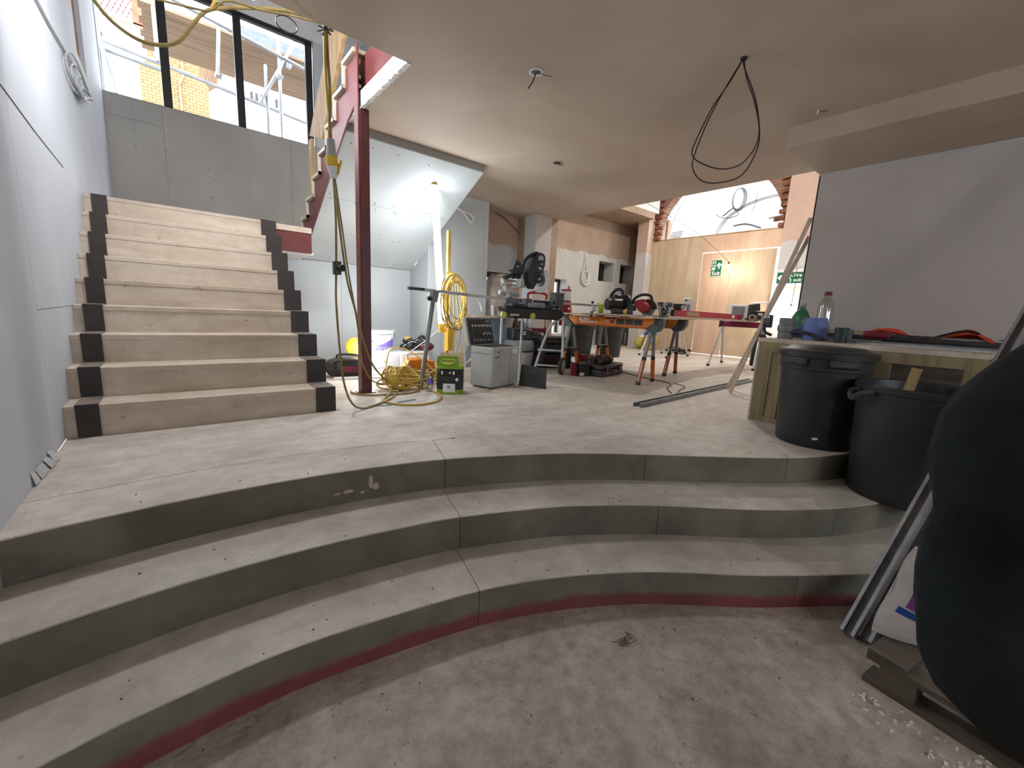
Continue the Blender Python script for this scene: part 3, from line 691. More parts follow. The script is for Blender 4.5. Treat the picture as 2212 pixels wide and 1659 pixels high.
def bulb_light(parent, loc, power, col, r=0.04):
    l = bpy.data.lights.new('lamp_light', 'POINT'); l.energy = power; l.color = col; l.shadow_soft_size = r
    o = bpy.data.objects.new('lamp_light', l); COL.objects.link(o); o.parent = parent; o.location = loc
    return o
# LED work lamp on the tool bag behind the column
wk = thing('work_lamp', 'yellow round work lamp shining on the black tool bag beside the column', 'lamp', (1.55, 4.62, 0.21))
MB().lathe([(0.02, -0.035), (0.085, -0.03), (0.10, 0.0), (0.10, 0.02), (0.09, 0.024)], (0, 0, 0.10), 22, axis=Euler((math.radians(80), 0, math.radians(-25))).to_matrix()).build('housing', 'yellow', wk)
MB().ball((0.075, -0.05, 0.07), (0.036, 0.036, 0.055)).build('bulb', 'work_glow', wk)
MB().bb((-0.03, -0.03, 0.0), (0.13, 0.02, 0.02)).build('base', 'yellow', wk, bevel=0.004)
bulb_light(wk, (0.075, -0.13, 0.10), 9.0, (1.0, 0.96, 0.9), 0.05)
# festoon bulbs
def festoon(name, label, loc, cable, power, col=(1.0, 0.84, 0.66), soft=0.05):
    t = thing(name, label, 'lamp', loc)
    MB().ball((0, 0, 0), (0.035, 0.035, 0.045)).build('bulb', 'bulb_glow', t)
    MB().cyl((0, 0, 0.04), (0, 0, 0.09), 0.022, 0.016).build('holder', 'black_plastic', t)
    MB().tube(crom([Vector(c) - Vector(loc) for c in cable], 8), 0.004, 6).build('cable', 'black_cable', t)
    bulb_light(t, (-0.09, 0, -0.03), power, col, soft)
    return t
festoon('festoon_bulb', 'glowing bulb hanging on a thin cable in front of the plywood exit door', (9.3, 4.22, 1.94), [(9.3, 4.22, 2.03), (9.3, 4.5, 2.28), (9.0, 5.0, 2.75), (7.0, 5.30, 3.2), (5.3, 4.6, 3.4)], 7)
festoon('festoon_bulb', 'glowing bulb on a cable low beside the fire exit sign pier', (9.3, 2.93, 1.08), [(9.3, 2.93, 1.17), (9.42, 2.96, 1.6), (9.47, 3.05, 2.4)], 14, (1.0, 0.93, 0.82))
festoon('festoon_bulb', 'bright bulb hanging in the stairwell at the head of the landing window', (0.55, 3.45, 2.70), [(0.55, 3.45, 2.79), (0.56, 3.40, 3.2), (0.5, 3.2, 4.0), (0.45, 2.9, 5.08)], 60, (0.97, 0.97, 1.0), 0.12)
festoon('festoon_bulb', 'added unseen bulb high under the lobby ceiling to brighten the lobby', (6.9, 3.7, 3.75), [(6.9, 3.7, 3.84), (6.9, 3.7, 4.2), (6.9, 3.7, 4.5)], 100, (1.0, 0.95, 0.89), 0.08)  # out of view, added to lift the lobby brightness
# unseen tripod lamp added behind the viewer as fill light
t2 = thing('fill_tripod_light', 'added unseen fill lamp on a tripod on the lower screed floor', 'lamp', (0.5, -2.4, FL))
for a in (0.3, 2.4, 4.5): MB().tube([(0, 0, 0.9), (0.42 * math.cos(a), 0.42 * math.sin(a), 0.01)], 0.012, 8).build('leg', 'steel', t2)
MB().cyl((0, 0, 0.85), (0, 0, 1.75), 0.014).build('pole', 'steel', t2)
MB().ball((0, 0, 1.82), (0.07, 0.07, 0.07)).build('globe', 'work_glow', t2)
bulb_light(t2, (0, 0, 2.02), 14.0, (1.0, 0.96, 0.92), 0.10)
# ================================================================== OUTSIDE THE WINDOWS
sc = thing('scaffold', 'steel tube scaffold with boarded lift outside the landing window', 'scaffold', (0, 9.2, 0))
def stube(a, b, nm='tube', r=0.03): return MB().cyl((a[0], a[1] - 9.2, a[2]), (b[0], b[1] - 9.2, b[2]), r, n=10).build(nm, 'scaffold_steel', sc)
stube((-0.95, 9.62, 4.61), (3.6, 9.62, 4.10)); stube((0.2, 8.72, 5.09), (2.7, 8.72, 4.68)); stube((1.81, 9.2, 0.0), (1.84, 9.2, 5.9))
stube((1.63, 9.35, 0.0), (1.64, 9.35, 4.9)); stube((0.14, 9.35, 4.4), (0.13, 9.35, 6.0)); stube((0.91, 9.3, 4.45), (1.0, 9.3, 5.6))
stube((2.16, 9.3, 5.5), (1.5, 9.3, 4.2)); stube((-0.55, 9.2, 0.0), (-0.53, 9.2, 6.0)); stube((-0.56, 9.15, 4.7), (-0.38, 9.15, 3.6)); stube((-0.5, 9.25, 4.30), (0.2, 9.55, 4.36))
for p in ((1.83, 9.2, 4.72), (0.93, 9.4, 4.50), (-0.53, 9.3, 4.50), (0.14, 9.45, 4.52), (2.0, 9.3, 5.0)):
    MB().box((p[0], p[1] - 9.2, p[2]), (0.09, 0.09, 0.09), (0.4, 0.2, 0.3)).build('coupler', 'scaffold_steel', sc, bevel=0.01)
for k in range(7):
    MB().bb((-0.05 + 0.04 * (k % 2), 0.12 + k * 0.235, 5.16), (3.8, 0.345 + k * 0.235, 5.20)).build('scaffold_plank', 'scaffold_board', sc, smooth=False)
mg = thing('mesh_guard', 'red mesh edge guard hung on the scaffold outside', 'guard', (-0.5, 11.0, 5.6))
mb = MB()
for k in range(13):
    mb.beam((-0.35 + k * 0.07, 0, 0.0), (-0.35 + k * 0.07 + 0.35, 0, 0.75), 0.008, 0.012); mb.beam((0.0 + k * 0.07, 0, 0.0), (-0.35 + k * 0.07, 0, 0.75), 0.008, 0.012)
mb.build('mesh', 'red_dark', mg)['kind'] = 'stuff'
MB().bb((0.36, -0.02, -0.08), (0.52, 0.02, 0.8)).build('edge_panel', 'orange_cloth', mg, smooth=False)
MB().bb((-0.6, -0.02, -0.10), (0.6, 0.02, -0.05)).build('rail', 'timber_x', mg, smooth=False)
bh = thing('brick_house', 'pale brick gable with stepped chimney across the street', 'building', (0.5, 15, 0))
MB().prism([(-0.67, 0), (-0.67, 6.48), (-0.49, 6.55), (-0.47, 6.91), (-0.21, 7.1), (0.4, 7.6), (1.2, 7.5), (0.95, 7.27), (0.57, 6.82), (0.55, 6.54), (0.74, 6.32), (0.75, 0)], 0, 3.0, 'xz').build('gable_wall', 'brick_far', bh, smooth=False)
MB().bb((-0.64, -0.05, 6.48), (-0.52, 1.0, 6.62)).build('coping', 'grey_plastic', bh, smooth=False)
MB().tube([(0.2, -0.05, 7.2), (0.21, -0.05, 6.4), (0.12, -0.05, 6.2), (0.13, -0.05, 5.0)], 0.03, 8).build('drain_pipe', 'scaffold_board', bh)
h2 = thing('white_house', 'white rendered house with small windows across the street', 'building', (3.4, 18, 0))
MB().bb((-1.6, 0, 0), (2.2, 3, 8.9)).build('wall', 'soffit_white', h2, smooth=False)
for x in (-0.75, -0.6, -0.45, 0.0, 0.15):
    MB().bb((x, -0.03, 7.45), (x + 0.09, 0.0, 7.72)).build('window', 'black_frame', h2, smooth=False)
MB().prism([(-1.7, 8.9), (2.3, 8.9), (1.6, 9.6), (-1.0, 9.6)], -0.1, 3, 'xz').build('roof', 'slate', h2, smooth=False)
struct(MB().bb((-30, 8.4, -0.2), (30, 40, -0.1)).build('ground_street', 'asphalt', smooth=False)); struct(MB().bb((9.9, -10, -0.2), (40, 8.3, -0.05)).build('ground_forecourt', 'screed', smooth=False))
po = thing('porch_vault', 'white plastered porch with curved ribs seen through the fanlight', 'porch', (11.3, 4.8, 0))
MB().bb((0, -3.2, 0), (0.2, 3.6, 6.0)).build('back_wall', 'soffit_white', po, smooth=False)
for cyr, r in ((0.25, 2.02), (0.2, 1.92), (-0.62, 1.38), (-0.62, 1.32)):
    MB().tube([(-0.01, cyr + r * math.cos(a * math.pi / 40), 2.95 + (r * 0.98) * math.sin(a * math.pi / 40) * (0.62 if r < 1.5 else 1)) for a in range(41)], 0.010, 6).build('rib_moulding', 'grey_mid', po)
mb = MB()
for k in range(4): mb.bb((-0.02, 1.75 - k * 0.02, 3.05 + k * 0.05), (0, 2.1 - k * 0.02, 3.065 + k * 0.05))
mb.build('string_course', 'grey_mid', po, smooth=False)
pc = thing('cable_coil', 'dark coil of cable hanging on the porch wall behind the fanlight', 'cable', (11.24, 5.05, 3.75))
for k in range(4):
    MB().tube([(0.02 * k - 0.05, (0.17 + 0.02 * k) * math.cos(a * math.pi / 12) * 0.75, 0.05 + (0.24 + 0.012 * k) * math.sin(a * math.pi / 12)) for a in range(24)], 0.009, 6, True).build('loop', 'charcoal', pc)
MB().tube(crom([(0, 0.02, -0.2), (0, 0.0, -0.33), (0, 0.3, -0.36), (0, 0.55, -0.24)], 8), 0.010, 6).build('tail', 'charcoal', pc)
MB().tube(crom([(0, 0.1, -0.12), (0, 0.25, -0.22), (0, 0.36, -0.30)], 6), 0.02, 6).build('bracket_arm', 'charcoal', pc)
MB().tube(crom([(0, -0.40, 0.16), (0, -0.40, -0.1), (0, -0.33, -0.31)], 8), 0.008, 6).build('drop_wire', 'charcoal', pc)
MB().tube(crom([(-0.06, 0.3, 3.17), (-0.06, 0.0, 3.18), (-0.06, -0.35, 3.05)], 8), 0.022, 7).build('bent_pipe', 'charcoal', po)
MB().tube([(-0.06, -0.5, 3.25), (-0.06, -1.7, 3.37)], 0.018, 7).build('pipe_run', 'charcoal', po)

# ================================================================== CABLES AND CEILING FITTINGS
def cable(pts, r, m, parent, nm='cable', sm=8, org=(0, 0, 0)):
    return MB().tube(crom([Vector(p) - Vector(org) for p in pts], sm), r, 7).build(nm, m, parent)
o = (0.80, 2.80, 2.30)
hb = thing('hanging_site_cables', 'bundle of olive yellow cables hanging from the ceiling edge through a plug coupler', 'cable', o)
cable([(0.80, 2.77, 2.33), (0.825, 2.84, 2.19), (0.835, 2.85, 2.02), (0.826, 2.85, 1.80), (0.829, 2.85, 1.74)], 0.0085, 'olive_cable', hb, org=o)
cable([(0.79, 2.77, 2.33), (0.812, 2.85, 2.16), (0.820, 2.86, 2.00), (0.836, 2.86, 1.80), (0.833, 2.86, 1.74)], 0.0085, 'yellow_cable', hb, org=o)
cp = MB().cyl(Vector((0.831, 2.85, 1.752)) - Vector(o), Vector((0.834, 2.85, 1.655)) - Vector(o), 0.024, 0.030, n=16).build('coupler', 'grey_plastic', hb)
MB().cyl(Vector((0.834, 2.85, 1.655)) - Vector(o), Vector((0.839, 2.85, 1.60)) - Vector(o), 0.034, 0.034, n=16).build('collar', 'yellow', cp)
MB().cyl(Vector((0.839, 2.85, 1.60)) - Vector(o), Vector((0.847, 2.85, 1.535)) - Vector(o), 0.033, 0.022, n=16).build('plug', 'white_plastic', cp)
MB().box(Vector((0.874, 2.845, 1.60)) - Vector(o), (0.014, 0.04, 0.09), (0, 0.25, 0)).build('flap', 'yellow', cp, bevel=0.004)
c1 = [(0.846, 2.86, 1.54), (0.860, 2.88, 1.31), (0.861, 2.9, 1.0), (0.855, 2.9, 0.79), (0.872, 2.9, 0.452), (0.905, 2.93, 0.22), (0.97, 2.98, 0.07), (1.06, 3.02, 0.012), (1.20, 3.10, 0.010), (1.40, 3.28, 0.010), (1.52, 3.45, 0.02)]
cable(c1, 0.0075, 'olive_cable', hb, org=o)
cable([(0.850, 2.86, 1.54), (0.90, 2.95, 1.3), (0.965, 3.02, 0.95), (1.03, 3.06, 0.74), (1.11, 3.12, 0.5), (1.22, 3.22, 0.30), (1.42, 3.5, 0.14), (1.5, 3.65, 0.06)], 0.0075, 'olive_cable', hb, org=o)
cable([(0.854, 2.86, 1.54), (0.925, 2.98, 1.3), (0.985, 3.04, 0.98), (1.035, 3.08, 0.76), (1.09, 3.14, 0.5), (1.16, 3.28, 0.30), (1.33, 3.53, 0.12), (1.5, 3.7, 0.05)], 0.006, 'olive_cable', hb, org=o)
bx = MB().box(Vector((0.862, 2.888, 1.0)) - Vector(o), (0.045, 0.05, 0.085)).build('inline_box', 'black_plastic', hb, bevel=0.006)
MB().cyl(Vector((0.872, 2.862, 1.0)) - Vector(o), Vector((0.885, 2.835, 1.0)) - Vector(o), 0.022, n=14).build('knob', 'black_plastic', bx)
for k in range(7):
    a = k * 0.9
    MB().beam((0.0, -0.02, 0.0), (0.05 * math.cos(a), -0.03 + 0.03 * math.sin(a), 0.02 - 0.05 * abs(math.sin(a * 0.7))), 0.012, 0.003).build('cable_tie', 'black_plastic', hb)
o = (-0.2, 3.1, 2.2)
dc = thing('draped_cable', 'dark cable drooping in front of the landing window', 'cable', o)
cable([(-0.468, 3.2, 2.42), (-0.30, 3.12, 2.29), (-0.196, 3.1, 2.185), (-0.122, 3.1, 2.098), (-0.023, 3.1, 2.052), (0.079, 3.1, 2.068), (0.149, 3.1, 2.122), (0.215, 3.1, 2.232), (0.292, 3.1, 2.325), (0.481, 3.1, 2.415), (0.648, 3.05, 2.45), (0.748, 2.95, 2.42), (0.80, 2.80, 2.34)], 0.0095, 'olive_cable', dc, org=o)
o = (0.3, 3.0, 2.3)
d2 = thing('draped_cable', 'thin pair of cables crossing above the drooping cable at the window head', 'cable', o)
cable([(-0.468, 3.05, 2.30), (-0.1, 3.0, 2.20), (0.072, 3.0, 2.226), (0.213, 3.0, 2.250), (0.282, 3.0, 2.27), (0.36, 2.98, 2.34), (0.52, 2.96, 2.355), (0.66, 2.90, 2.36), (0.80, 2.79, 2.33)], 0.0055, 'olive_cable', d2, org=o)
cable([(0.282, 3.0, 2.275), (0.335, 2.98, 2.38), (0.42, 2.90, 2.50)], 0.0075, 'yellow_cable', d2, org=o)
MB().tube([Vector((0.63 + 0.055 * math.cos(a * math.pi / 10), 2.92, 2.315 + 0.04 * math.sin(a * math.pi / 10))) - Vector(o) for a in range(20)], 0.003, 6, True).build('tie_loop', 'black_plastic', d2)
# grey coil on the left wall
o = (-0.46, 5.3, 2.5)
gc = thing('cable_coil', 'grey cable coil hung against the white left wall above the stairs', 'cable', o)
for k in range(5):
    MB().tube([(0.006 + 0.008 * k, (0.52 - 0.05 * k) * math.cos(t * math.pi / 14) + 0.08 * k - 0.1, (0.13 - 0.028 * k) * math.sin(t * math.pi / 14) - 0.02 * k + 0.10 * math.cos(t * math.pi / 14)) for t in range(28)], 0.0065, 7, True).build('loop', 'grey_cable', gc)
cable([(-0.464, 3.80, 2.40), (-0.464, 4.255, 2.44), (-0.462, 4.75, 2.50), (-0.458, 5.2, 2.55)], 0.008, 'grey_cable', gc, 'tail', org=o)
# twin cable loop hanging from the ceiling
o = (2.707, 1.299, 2.3)
lc = thing('cable_loop', 'two dark cables hanging in a long loop from the plaster ceiling', 'cable', o)
LA = [(2.707, 1.299, 2.3), (2.629, 1.329, 2.15), (2.546, 1.366, 2.012), (2.459, 1.395, 1.821), (2.431, 1.396, 1.727), (2.48, 1.345, 1.677), (2.562, 1.272, 1.655), (2.647, 1.209, 1.687), (2.717, 1.173, 1.784), (2.746, 1.174, 1.892), (2.737, 1.218, 2.05), (2.71, 1.273, 2.194), (2.707, 1.298, 2.30)]
LB = [(2.707, 1.299, 2.3), (2.618, 1.335, 2.136), (2.519, 1.37, 1.931), (2.442, 1.388, 1.727), (2.429, 1.38, 1.647), (2.462, 1.338, 1.583), (2.535, 1.276, 1.574), (2.643, 1.198, 1.621), (2.714, 1.166, 1.744), (2.746, 1.168, 1.865), (2.742, 1.216, 2.064), (2.706, 1.289, 2.247), (2.707, 1.298, 2.30)]
cable(LA, 0.0035, 'purple_black_cable', lc, org=o); cable(LB, 0.0035, 'purple_black_cable', lc, org=o)
MB().ball((0, 0, -0.004), (0.02, 0.02, 0.012)).build('ceiling_grommet', 'purple_black_cable', lc)
dl = thing('downlight_ring', 'white downlight ring with a stray wire in the plaster ceiling', 'light fitting', (1.935, 2.255, ZC))
MB().lathe([(0.030, -0.001), (0.036, -0.008), (0.046, -0.006), (0.047, 0.0)], (0, 0, 0), 28, True).build('rim', 'white_plastic', dl)
MB().cyl((0, 0, -0.002), (0, 0, -0.0005), 0.031, n=24).build('recess', 'grey_mid', dl)
cable([(0, 0, -0.001), (-0.01, 0.01, -0.05), (-0.035, 0.03, -0.10)], 0.004, 'black_cable', dl, 'wire'); cable([(0.0, 0, -0.001), (0.05, -0.03, -0.012), (0.10, -0.05, -0.012)], 0.002, 'black_cable', dl, 'wire')
hl = thing('ceiling_socket', 'small dark cable outlet with loose wire ends in the ceiling', 'light fitting', (3.19, 3.31, ZC))
MB().cyl((0, 0, -0.004), (0, 0, 0.0), 0.045, n=18).build('hole_rim', 'plaster_brown', hl); MB().cyl((0, 0, -0.006), (0, 0, -0.003), 0.036, n=18).build('hole', 'black_plastic', hl)
cable([(0, 0, -0.003), (0.03, -0.02, -0.02), (0.06, -0.03, -0.012)], 0.004, 'black_cable', hl, 'wire')
sf = thing('sensor_stub', 'tiny white wire stub poking from the ceiling near the beam', 'light fitting', (3.70, 1.195, ZC))
MB().cyl((0, 0, -0.028), (0, 0, 0.0), 0.007).build('stub', 'white_plastic', sf); cable([(0, 0, -0.012), (0.03, -0.03, -0.006), (0.055, -0.045, -0.004)], 0.002, 'black_cable', sf, 'wire')
o = (3.25, 5.14, 2.05)
wlp = thing('cable_loop', 'white cable loop sticking out of the wall beside the soffit', 'cable', o)
cable([(3.13, 5.145, 2.12), (3.205, 5.10, 2.07), (3.285, 5.08, 1.975), (3.335, 5.08, 1.965), (3.355, 5.08, 2.02), (3.29, 5.09, 2.075), (3.205, 5.11, 2.09), (3.13, 5.145, 2.13)], 0.013, 'white_cable', wlp, org=o)
o = (8.0, 7.18, 1.8)
lo = thing('cable_loop', 'white cable hanging in a coil on the far lobby wall', 'cable', o)
cable([(8.10, 7.19, 2.30), (8.06, 7.17, 2.0), (7.97, 7.15, 1.72), (8.0, 7.15, 1.60), (8.12, 7.15, 1.59), (8.22, 7.15, 1.70), (8.15, 7.16, 1.95), (8.12, 7.19, 2.30)], 0.013, 'white_cable', lo, org=o)
for k in range(3): MB().tube([(0.12 + (0.12 + 0.015 * k) * math.cos(t * math.pi / 10), -0.03 - 0.012 * k, -0.12 + (0.15 + 0.01 * k) * math.sin(t * math.pi / 10)) for t in range(20)], 0.011, 6, True).build('loop', 'white_cable', lo)
o = (4.2, 5.59, 2.2)
bcx = thing('wall_wire', 'thin dark wire strung across the top of the bay wall', 'cable', o)
cable([(4.10, 5.595, 2.295), (4.25, 5.55, 2.24), (4.42, 5.55, 2.15), (4.588, 5.56, 2.06)], 0.006, 'black_cable', bcx, org=o)
bd = thing('leaning_lath', 'two thin dark laths leaning on the far lobby wall', 'batten', (7.6, 7.1, 0))
MB().beam((0.02, -0.1, 0.0), (-0.04, 0.06, 1.45), 0.03, 0.02).build('lath', 'timber_grey', bd); MB().beam((0.16, -0.1, 0.0), (0.0, 0.06, 1.2), 0.03, 0.02).build('lath', 'timber_grey', bd)

# ================================================================== SIGNS
RX = Matrix(((0, 0, -1), (-1, 0, 0), (0, 1, 0)))      # local x -> -y, y -> z, z -> -x
sg = thing('exit_sign', 'green upright Exit sign with running figure on the plywood door', 'sign', (9.575, 4.60, 1.945))
MB().bb((-0.003, -0.125, -0.185), (0.006, 0.125, 0.185)).build('border', 'white_plastic', sg, smooth=False)
MB().bb((-0.005, -0.112, -0.172), (-0.003, 0.112, 0.172)).build('face', 'green_sign', sg, smooth=False)
text('lettering', 'Exit', 0.115, 'white_ink', sg, (-0.0058, 0, -0.115), RX, bold=0.002)
def arrow(mb, cy, cz, s, ang, x=-0.0058):
    pts = [(-0.12, -0.5), (0.12, -0.5), (0.12, 0.08), (0.38, -0.14), (0.38, 0.14), (0.0, 0.52), (-0.38, 0.14), (-0.38, -0.14), (-0.12, 0.08)]
    c, sn = math.cos(ang), math.sin(ang); q = [(cy + s * (a * c - b * sn), cz + s * (a * sn + b * c)) for a, b in pts]
    n_ = len(q); v = [(x, p[0], p[1]) for p in q]
    mb.add(v, [tuple(range(n_))]); return mb
arrow(MB(), -0.055, 0.05, 0.13, 0.0).build('arrow', 'white_ink', sg, smooth=False)
def runner(mb, cy, cz, s, x=-0.0058):
    mb.cyl((x, cy, cz + 0.42 * s), (x - 0.0006, cy, cz + 0.42 * s), 0.10 * s, n=12)
    for a, b, w in (((0.0, 0.30), (0.05, 0.02), 0.15), ((0.0, 0.27), (-0.28, 0.12), 0.08), ((0.0, 0.27), (0.26, 0.20), 0.08), ((0.05, 0.02), (-0.14, -0.20), 0.10), ((-0.14, -0.20), (-0.10, -0.46), 0.09), ((0.05, 0.02), (0.22, -0.22), 0.10), ((0.22, -0.22), (0.42, -0.26), 0.08)):
        mb.beam((x - 0.0003, cy + a[0] * s, cz + a[1] * s), (x - 0.0003, cy + b[0] * s, cz + b[1] * s), 0.0006, w * s, up=(1, 0, 0)) if False else mb.add(_quad(x, cy, cz, s, a, b, w), [(0, 1, 2, 3)])
    return mb
def _quad(x, cy, cz, s, a, b, w):
    d = Vector((b[0] - a[0], b[1] - a[1])); n_ = Vector((-d.y, d.x)).normalized() * w / 2
    return [(x, cy + (p[0] + sg_ * n_.x) * s, cz + (p[1] + sg_ * n_.y) * s) for p, sg_ in ((a, 1), (b, 1), (b, -1), (a, -1))]
MB().add([(-0.0056, 0.02, -0.04), (-0.0056, 0.095, -0.04), (-0.0056, 0.095, 0.15), (-0.0056, 0.02, 0.15)], [(0, 1, 2, 3)]).build('doorway_symbol', 'white_ink', sg, smooth=False)
runner(MB(), 0.055, 0.05, 0.17, -0.0062).build('running_figure', 'green_sign', sg, smooth=False)
s2 = thing('fire_exit_sign', 'wide green Fire exit sign with left arrow on the pier', 'sign', (9.487, 3.09, 1.685))
MB().bb((-0.003, -0.24, -0.165), (0.008, 0.24, 0.165)).build('border', 'white_plastic', s2, smooth=False)
MB().bb((-0.005, -0.225, -0.105), (-0.003, 0.225, 0.105)).build('face', 'green_sign', s2, smooth=False)
arrow(MB(), 0.14, 0.0, 0.15, math.pi * 0.5 - math.pi).build('arrow', 'white_ink', s2, smooth=False)
text('lettering', 'Fire', 0.085, 'white_ink', s2, (-0.0058, -0.135, 0.045), RX, bold=0.0015); text('lettering', 'exit', 0.085, 'white_ink', s2, (-0.0058, -0.135, -0.045), RX, bold=0.0015)
runner(MB(), -0.0, 0.0, 0.18, -0.006).build('running_figure', 'white_ink', s2, smooth=False)
# ================================================================== FLOOR CLUTTER UNDER THE STAIRS
rnd = random.Random(11)
# black tool bag
tb = thing('tool_bag', 'black fabric tool bag with red trim behind the steel column', 'bag', (1.45, 4.52, 0.0), -0.25)
MB().prism([(-0.20, 0.02), (0.20, 0.02), (0.22, 0.15), (0.17, 0.20), (-0.12, 0.205), (-0.22, 0.17), (-0.25, 0.10)], -0.09, 0.09, 'xz').build('body', 'black_plastic', tb, bevel=0.02)
MB().box((0.0, -0.095, 0.09), (0.16, 0.012, 0.06)).build('pocket', 'red_dark', tb, bevel=0.008)
MB().tube(crom([(-0.12, 0, 0.19), (-0.10, 0, 0.235), (0.08, 0, 0.235), (0.10, 0, 0.20)], 6), 0.012, 7).build('handle', 'black_plastic', tb)
for x in (-0.18, -0.10, 0.14): MB().box((x, -0.097, 0.12), (0.05, 0.02, 0.09)).build('side_pocket', 'charcoal', tb, bevel=0.008)
tbd = thing('skirting_offcut', 'white board offcut lying under the black tool bag', 'board', (1.5, 4.35, 0), -0.15)
MB().bb((-0.25, -0.05, 0.0), (0.85, 0.05, 0.018)).build('offcut', 'white_plastic', tbd, smooth=False)
# low white drawer unit with a bucket and gloves
du = thing('drawer_unit', 'low white drawer unit lying under the plaster bucket', 'cabinet', (2.16, 5.02, 0), 0.12)
MB().bb((-0.42, -0.16, 0.0), (0.42, 0.16, 0.21)).build('body', 'white_plastic', du, bevel=0.006)
for x in (-0.21, 0.21):
    d = MB().bb((x - 0.19, -0.172, 0.03), (x + 0.19, -0.161, 0.185)).build('drawer_front', 'board_white', du, bevel=0.004)
    MB().ball((x, -0.182, 0.11), 0.012).build('knob', 'steel', d)
bk = thing('plaster_bucket', 'white plastic bucket with violet print standing on the drawer unit', 'bucket', (1.98, 5.02, 0.211))
MB().lathe([(0.155, 0.0), (0.175, 0.24), (0.182, 0.245), (0.182, 0.27), (0.170, 0.27), (0.168, 0.24), (0.15, 0.01)], (0, 0, 0), 32).build('tub', 'white_plastic', bk)
MB().lathe([(0.183, 0.262), (0.186, 0.268), (0.10, 0.276)], (0, 0, 0), 32).build('lid', 'grey_plastic', bk)
MB().tube([(0.186 * math.cos(math.radians(t)), 0.186 * math.sin(math.radians(t)), 0.225 - 0.17 * math.sin(math.radians((t - 195) / 150 * 180))) for t in range(195, 346, 6)], 0.004, 6).build('bail_handle', 'grey_mid', bk)
v = []; 
for k in range(13):
    t = math.radians(232 + k * 7); r = 0.1745; v += [(r * math.cos(t) * 0.985, r * math.sin(t) * 0.985, 0.065), (r * math.cos(t), r * math.sin(t), 0.065 + 0.012 * k * 0.75)]
MB().add(v, [(2 * k, 2 * k + 2, 2 * k + 3, 2 * k + 1) for k in range(12)]).build('violet_swoosh', 'violet_print', bk)
text('lettering', 'smart', 0.066, 'violet_print', bk, (-0.045, -0.1580, 0.045), (math.radians(90 - 4), 0, math.radians(-14)), 0.006)
for k, w_ in enumerate((0.03, 0.045, 0.05, 0.035, 0.03)):
    t_ = math.radians(232 + 16 * k); MB().box((0.1735 * math.cos(t_), 0.1735 * math.sin(t_), 0.215), (w_, 0.004, 0.016), (0, 0, t_ + math.pi / 2)).build('print_mark', 'grey_mid', bk, smooth=False)
gp = thing('work_gloves', 'heap of black work gloves with pale edging on the drawer unit', 'gloves', (2.42, 5.0, 0.212))
for k in range(7):
    a = k * 0.95; g = MB().ball((0.09 * math.cos(a) + 0.02 * k - 0.05, 0.06 * math.sin(a), 0.05 + 0.035 * (k % 3)), (0.09, 0.055, 0.045), R=Euler((rnd.uniform(-.5, .5), rnd.uniform(-.5, .5), a)).to_matrix()).build('glove', 'black_plastic', gp)
    MB().tube([(0.09 * math.cos(a) + 0.02 * k - 0.05 + 0.07 * math.cos(t), 0.06 * math.sin(a) - 0.045, 0.05 + 0.035 * (k % 3) + 0.035 * math.sin(t)) for t in [j * 0.35 for j in range(9)]], 0.004, 5).build('edging', 'white_cable', g)
MB().ball((0.13, 0.0, 0.10), (0.08, 0.07, 0.10)).build('cap_crown', 'black_plastic', gp); MB().ball((0.18, -0.03, 0.05), (0.11, 0.07, 0.06)).build('pouch', 'red_dark', gp)
MB().ball((-0.06, 0.03, 0.16), (0.05, 0.03, 0.02)).build('ear_pad', 'yellow_pole', gp)
tr = thing('trunking_lengths', 'white plastic trunking lengths lying on the floor behind the cable heap', 'trunking', (2.25, 4.55, 0), 0.08)
for k in range(3): MB().bb((-0.55 + 0.08 * k, -0.05 + 0.05 * k, 0.0), (0.5 + 0.05 * k, -0.01 + 0.05 * k, 0.025)).build('length', 'white_plastic', tr, smooth=False)
# orange site transformer
ot = thing('site_transformer', 'orange site transformer box wrapped in yellow cable', 'transformer', (2.06, 4.12, 0), -0.2)
MB().prism([(-0.15, 0.02), (0.16, 0.02), (0.16, 0.20), (0.02, 0.23), (-0.12, 0.22), (-0.16, 0.14)], -0.10, 0.10, 'xz').build('case', 'orange', ot, bevel=0.012)
MB().tube(crom([(-0.12, 0, 0.215), (-0.10, 0, 0.27), (0.09, 0, 0.27), (0.12, 0, 0.21)], 6), 0.013, 7).build('handle', 'white_plastic', ot)
MB().cyl((-0.11, -0.10, 0.12), (-0.17, -0.19, 0.15), 0.032, 0.024, n=14).build('plug', 'grey_mid', ot)
for x in (-0.12, 0.12): MB().box((x, 0, 0.01), (0.03, 0.18, 0.02)).build('foot', 'black_plastic', ot)
# yellow cable heap
ch = thing('cable_heap', 'heap of coiled yellow extension cable on the floor at the foot of the column', 'cable', (1.66, 3.62, 0))
def loop(cx, cy, cz, rx, ry, tilt, yaw, ph, r=0.0075, m='yellow_cable', nm='loop', par=ch, wob=0.012, zmin=None):
    R = Euler((tilt, 0, yaw)).to_matrix(); pts = []
    for k in range(26):
        t = 2 * math.pi * k / 26 + ph; q = R @ Vector((rx * math.cos(t), ry * math.sin(t), wob * math.sin(3 * t + ph)))
        pts.append((cx + q.x, cy + q.y, max(r if zmin is None else zmin, cz + q.z)))
    return MB().tube(pts, r, 6, True).build(nm, m, par)
for k in range(9):
    loop(-0.10 + 0.012 * k, 0.02 - 0.01 * k, 0.115 + rnd.uniform(-.01, .01), 0.13 + rnd.uniform(-.015, .015), 0.105, 1.15 + rnd.uniform(-.15, .15), 0.5 + rnd.uniform(-.2, .2), k)
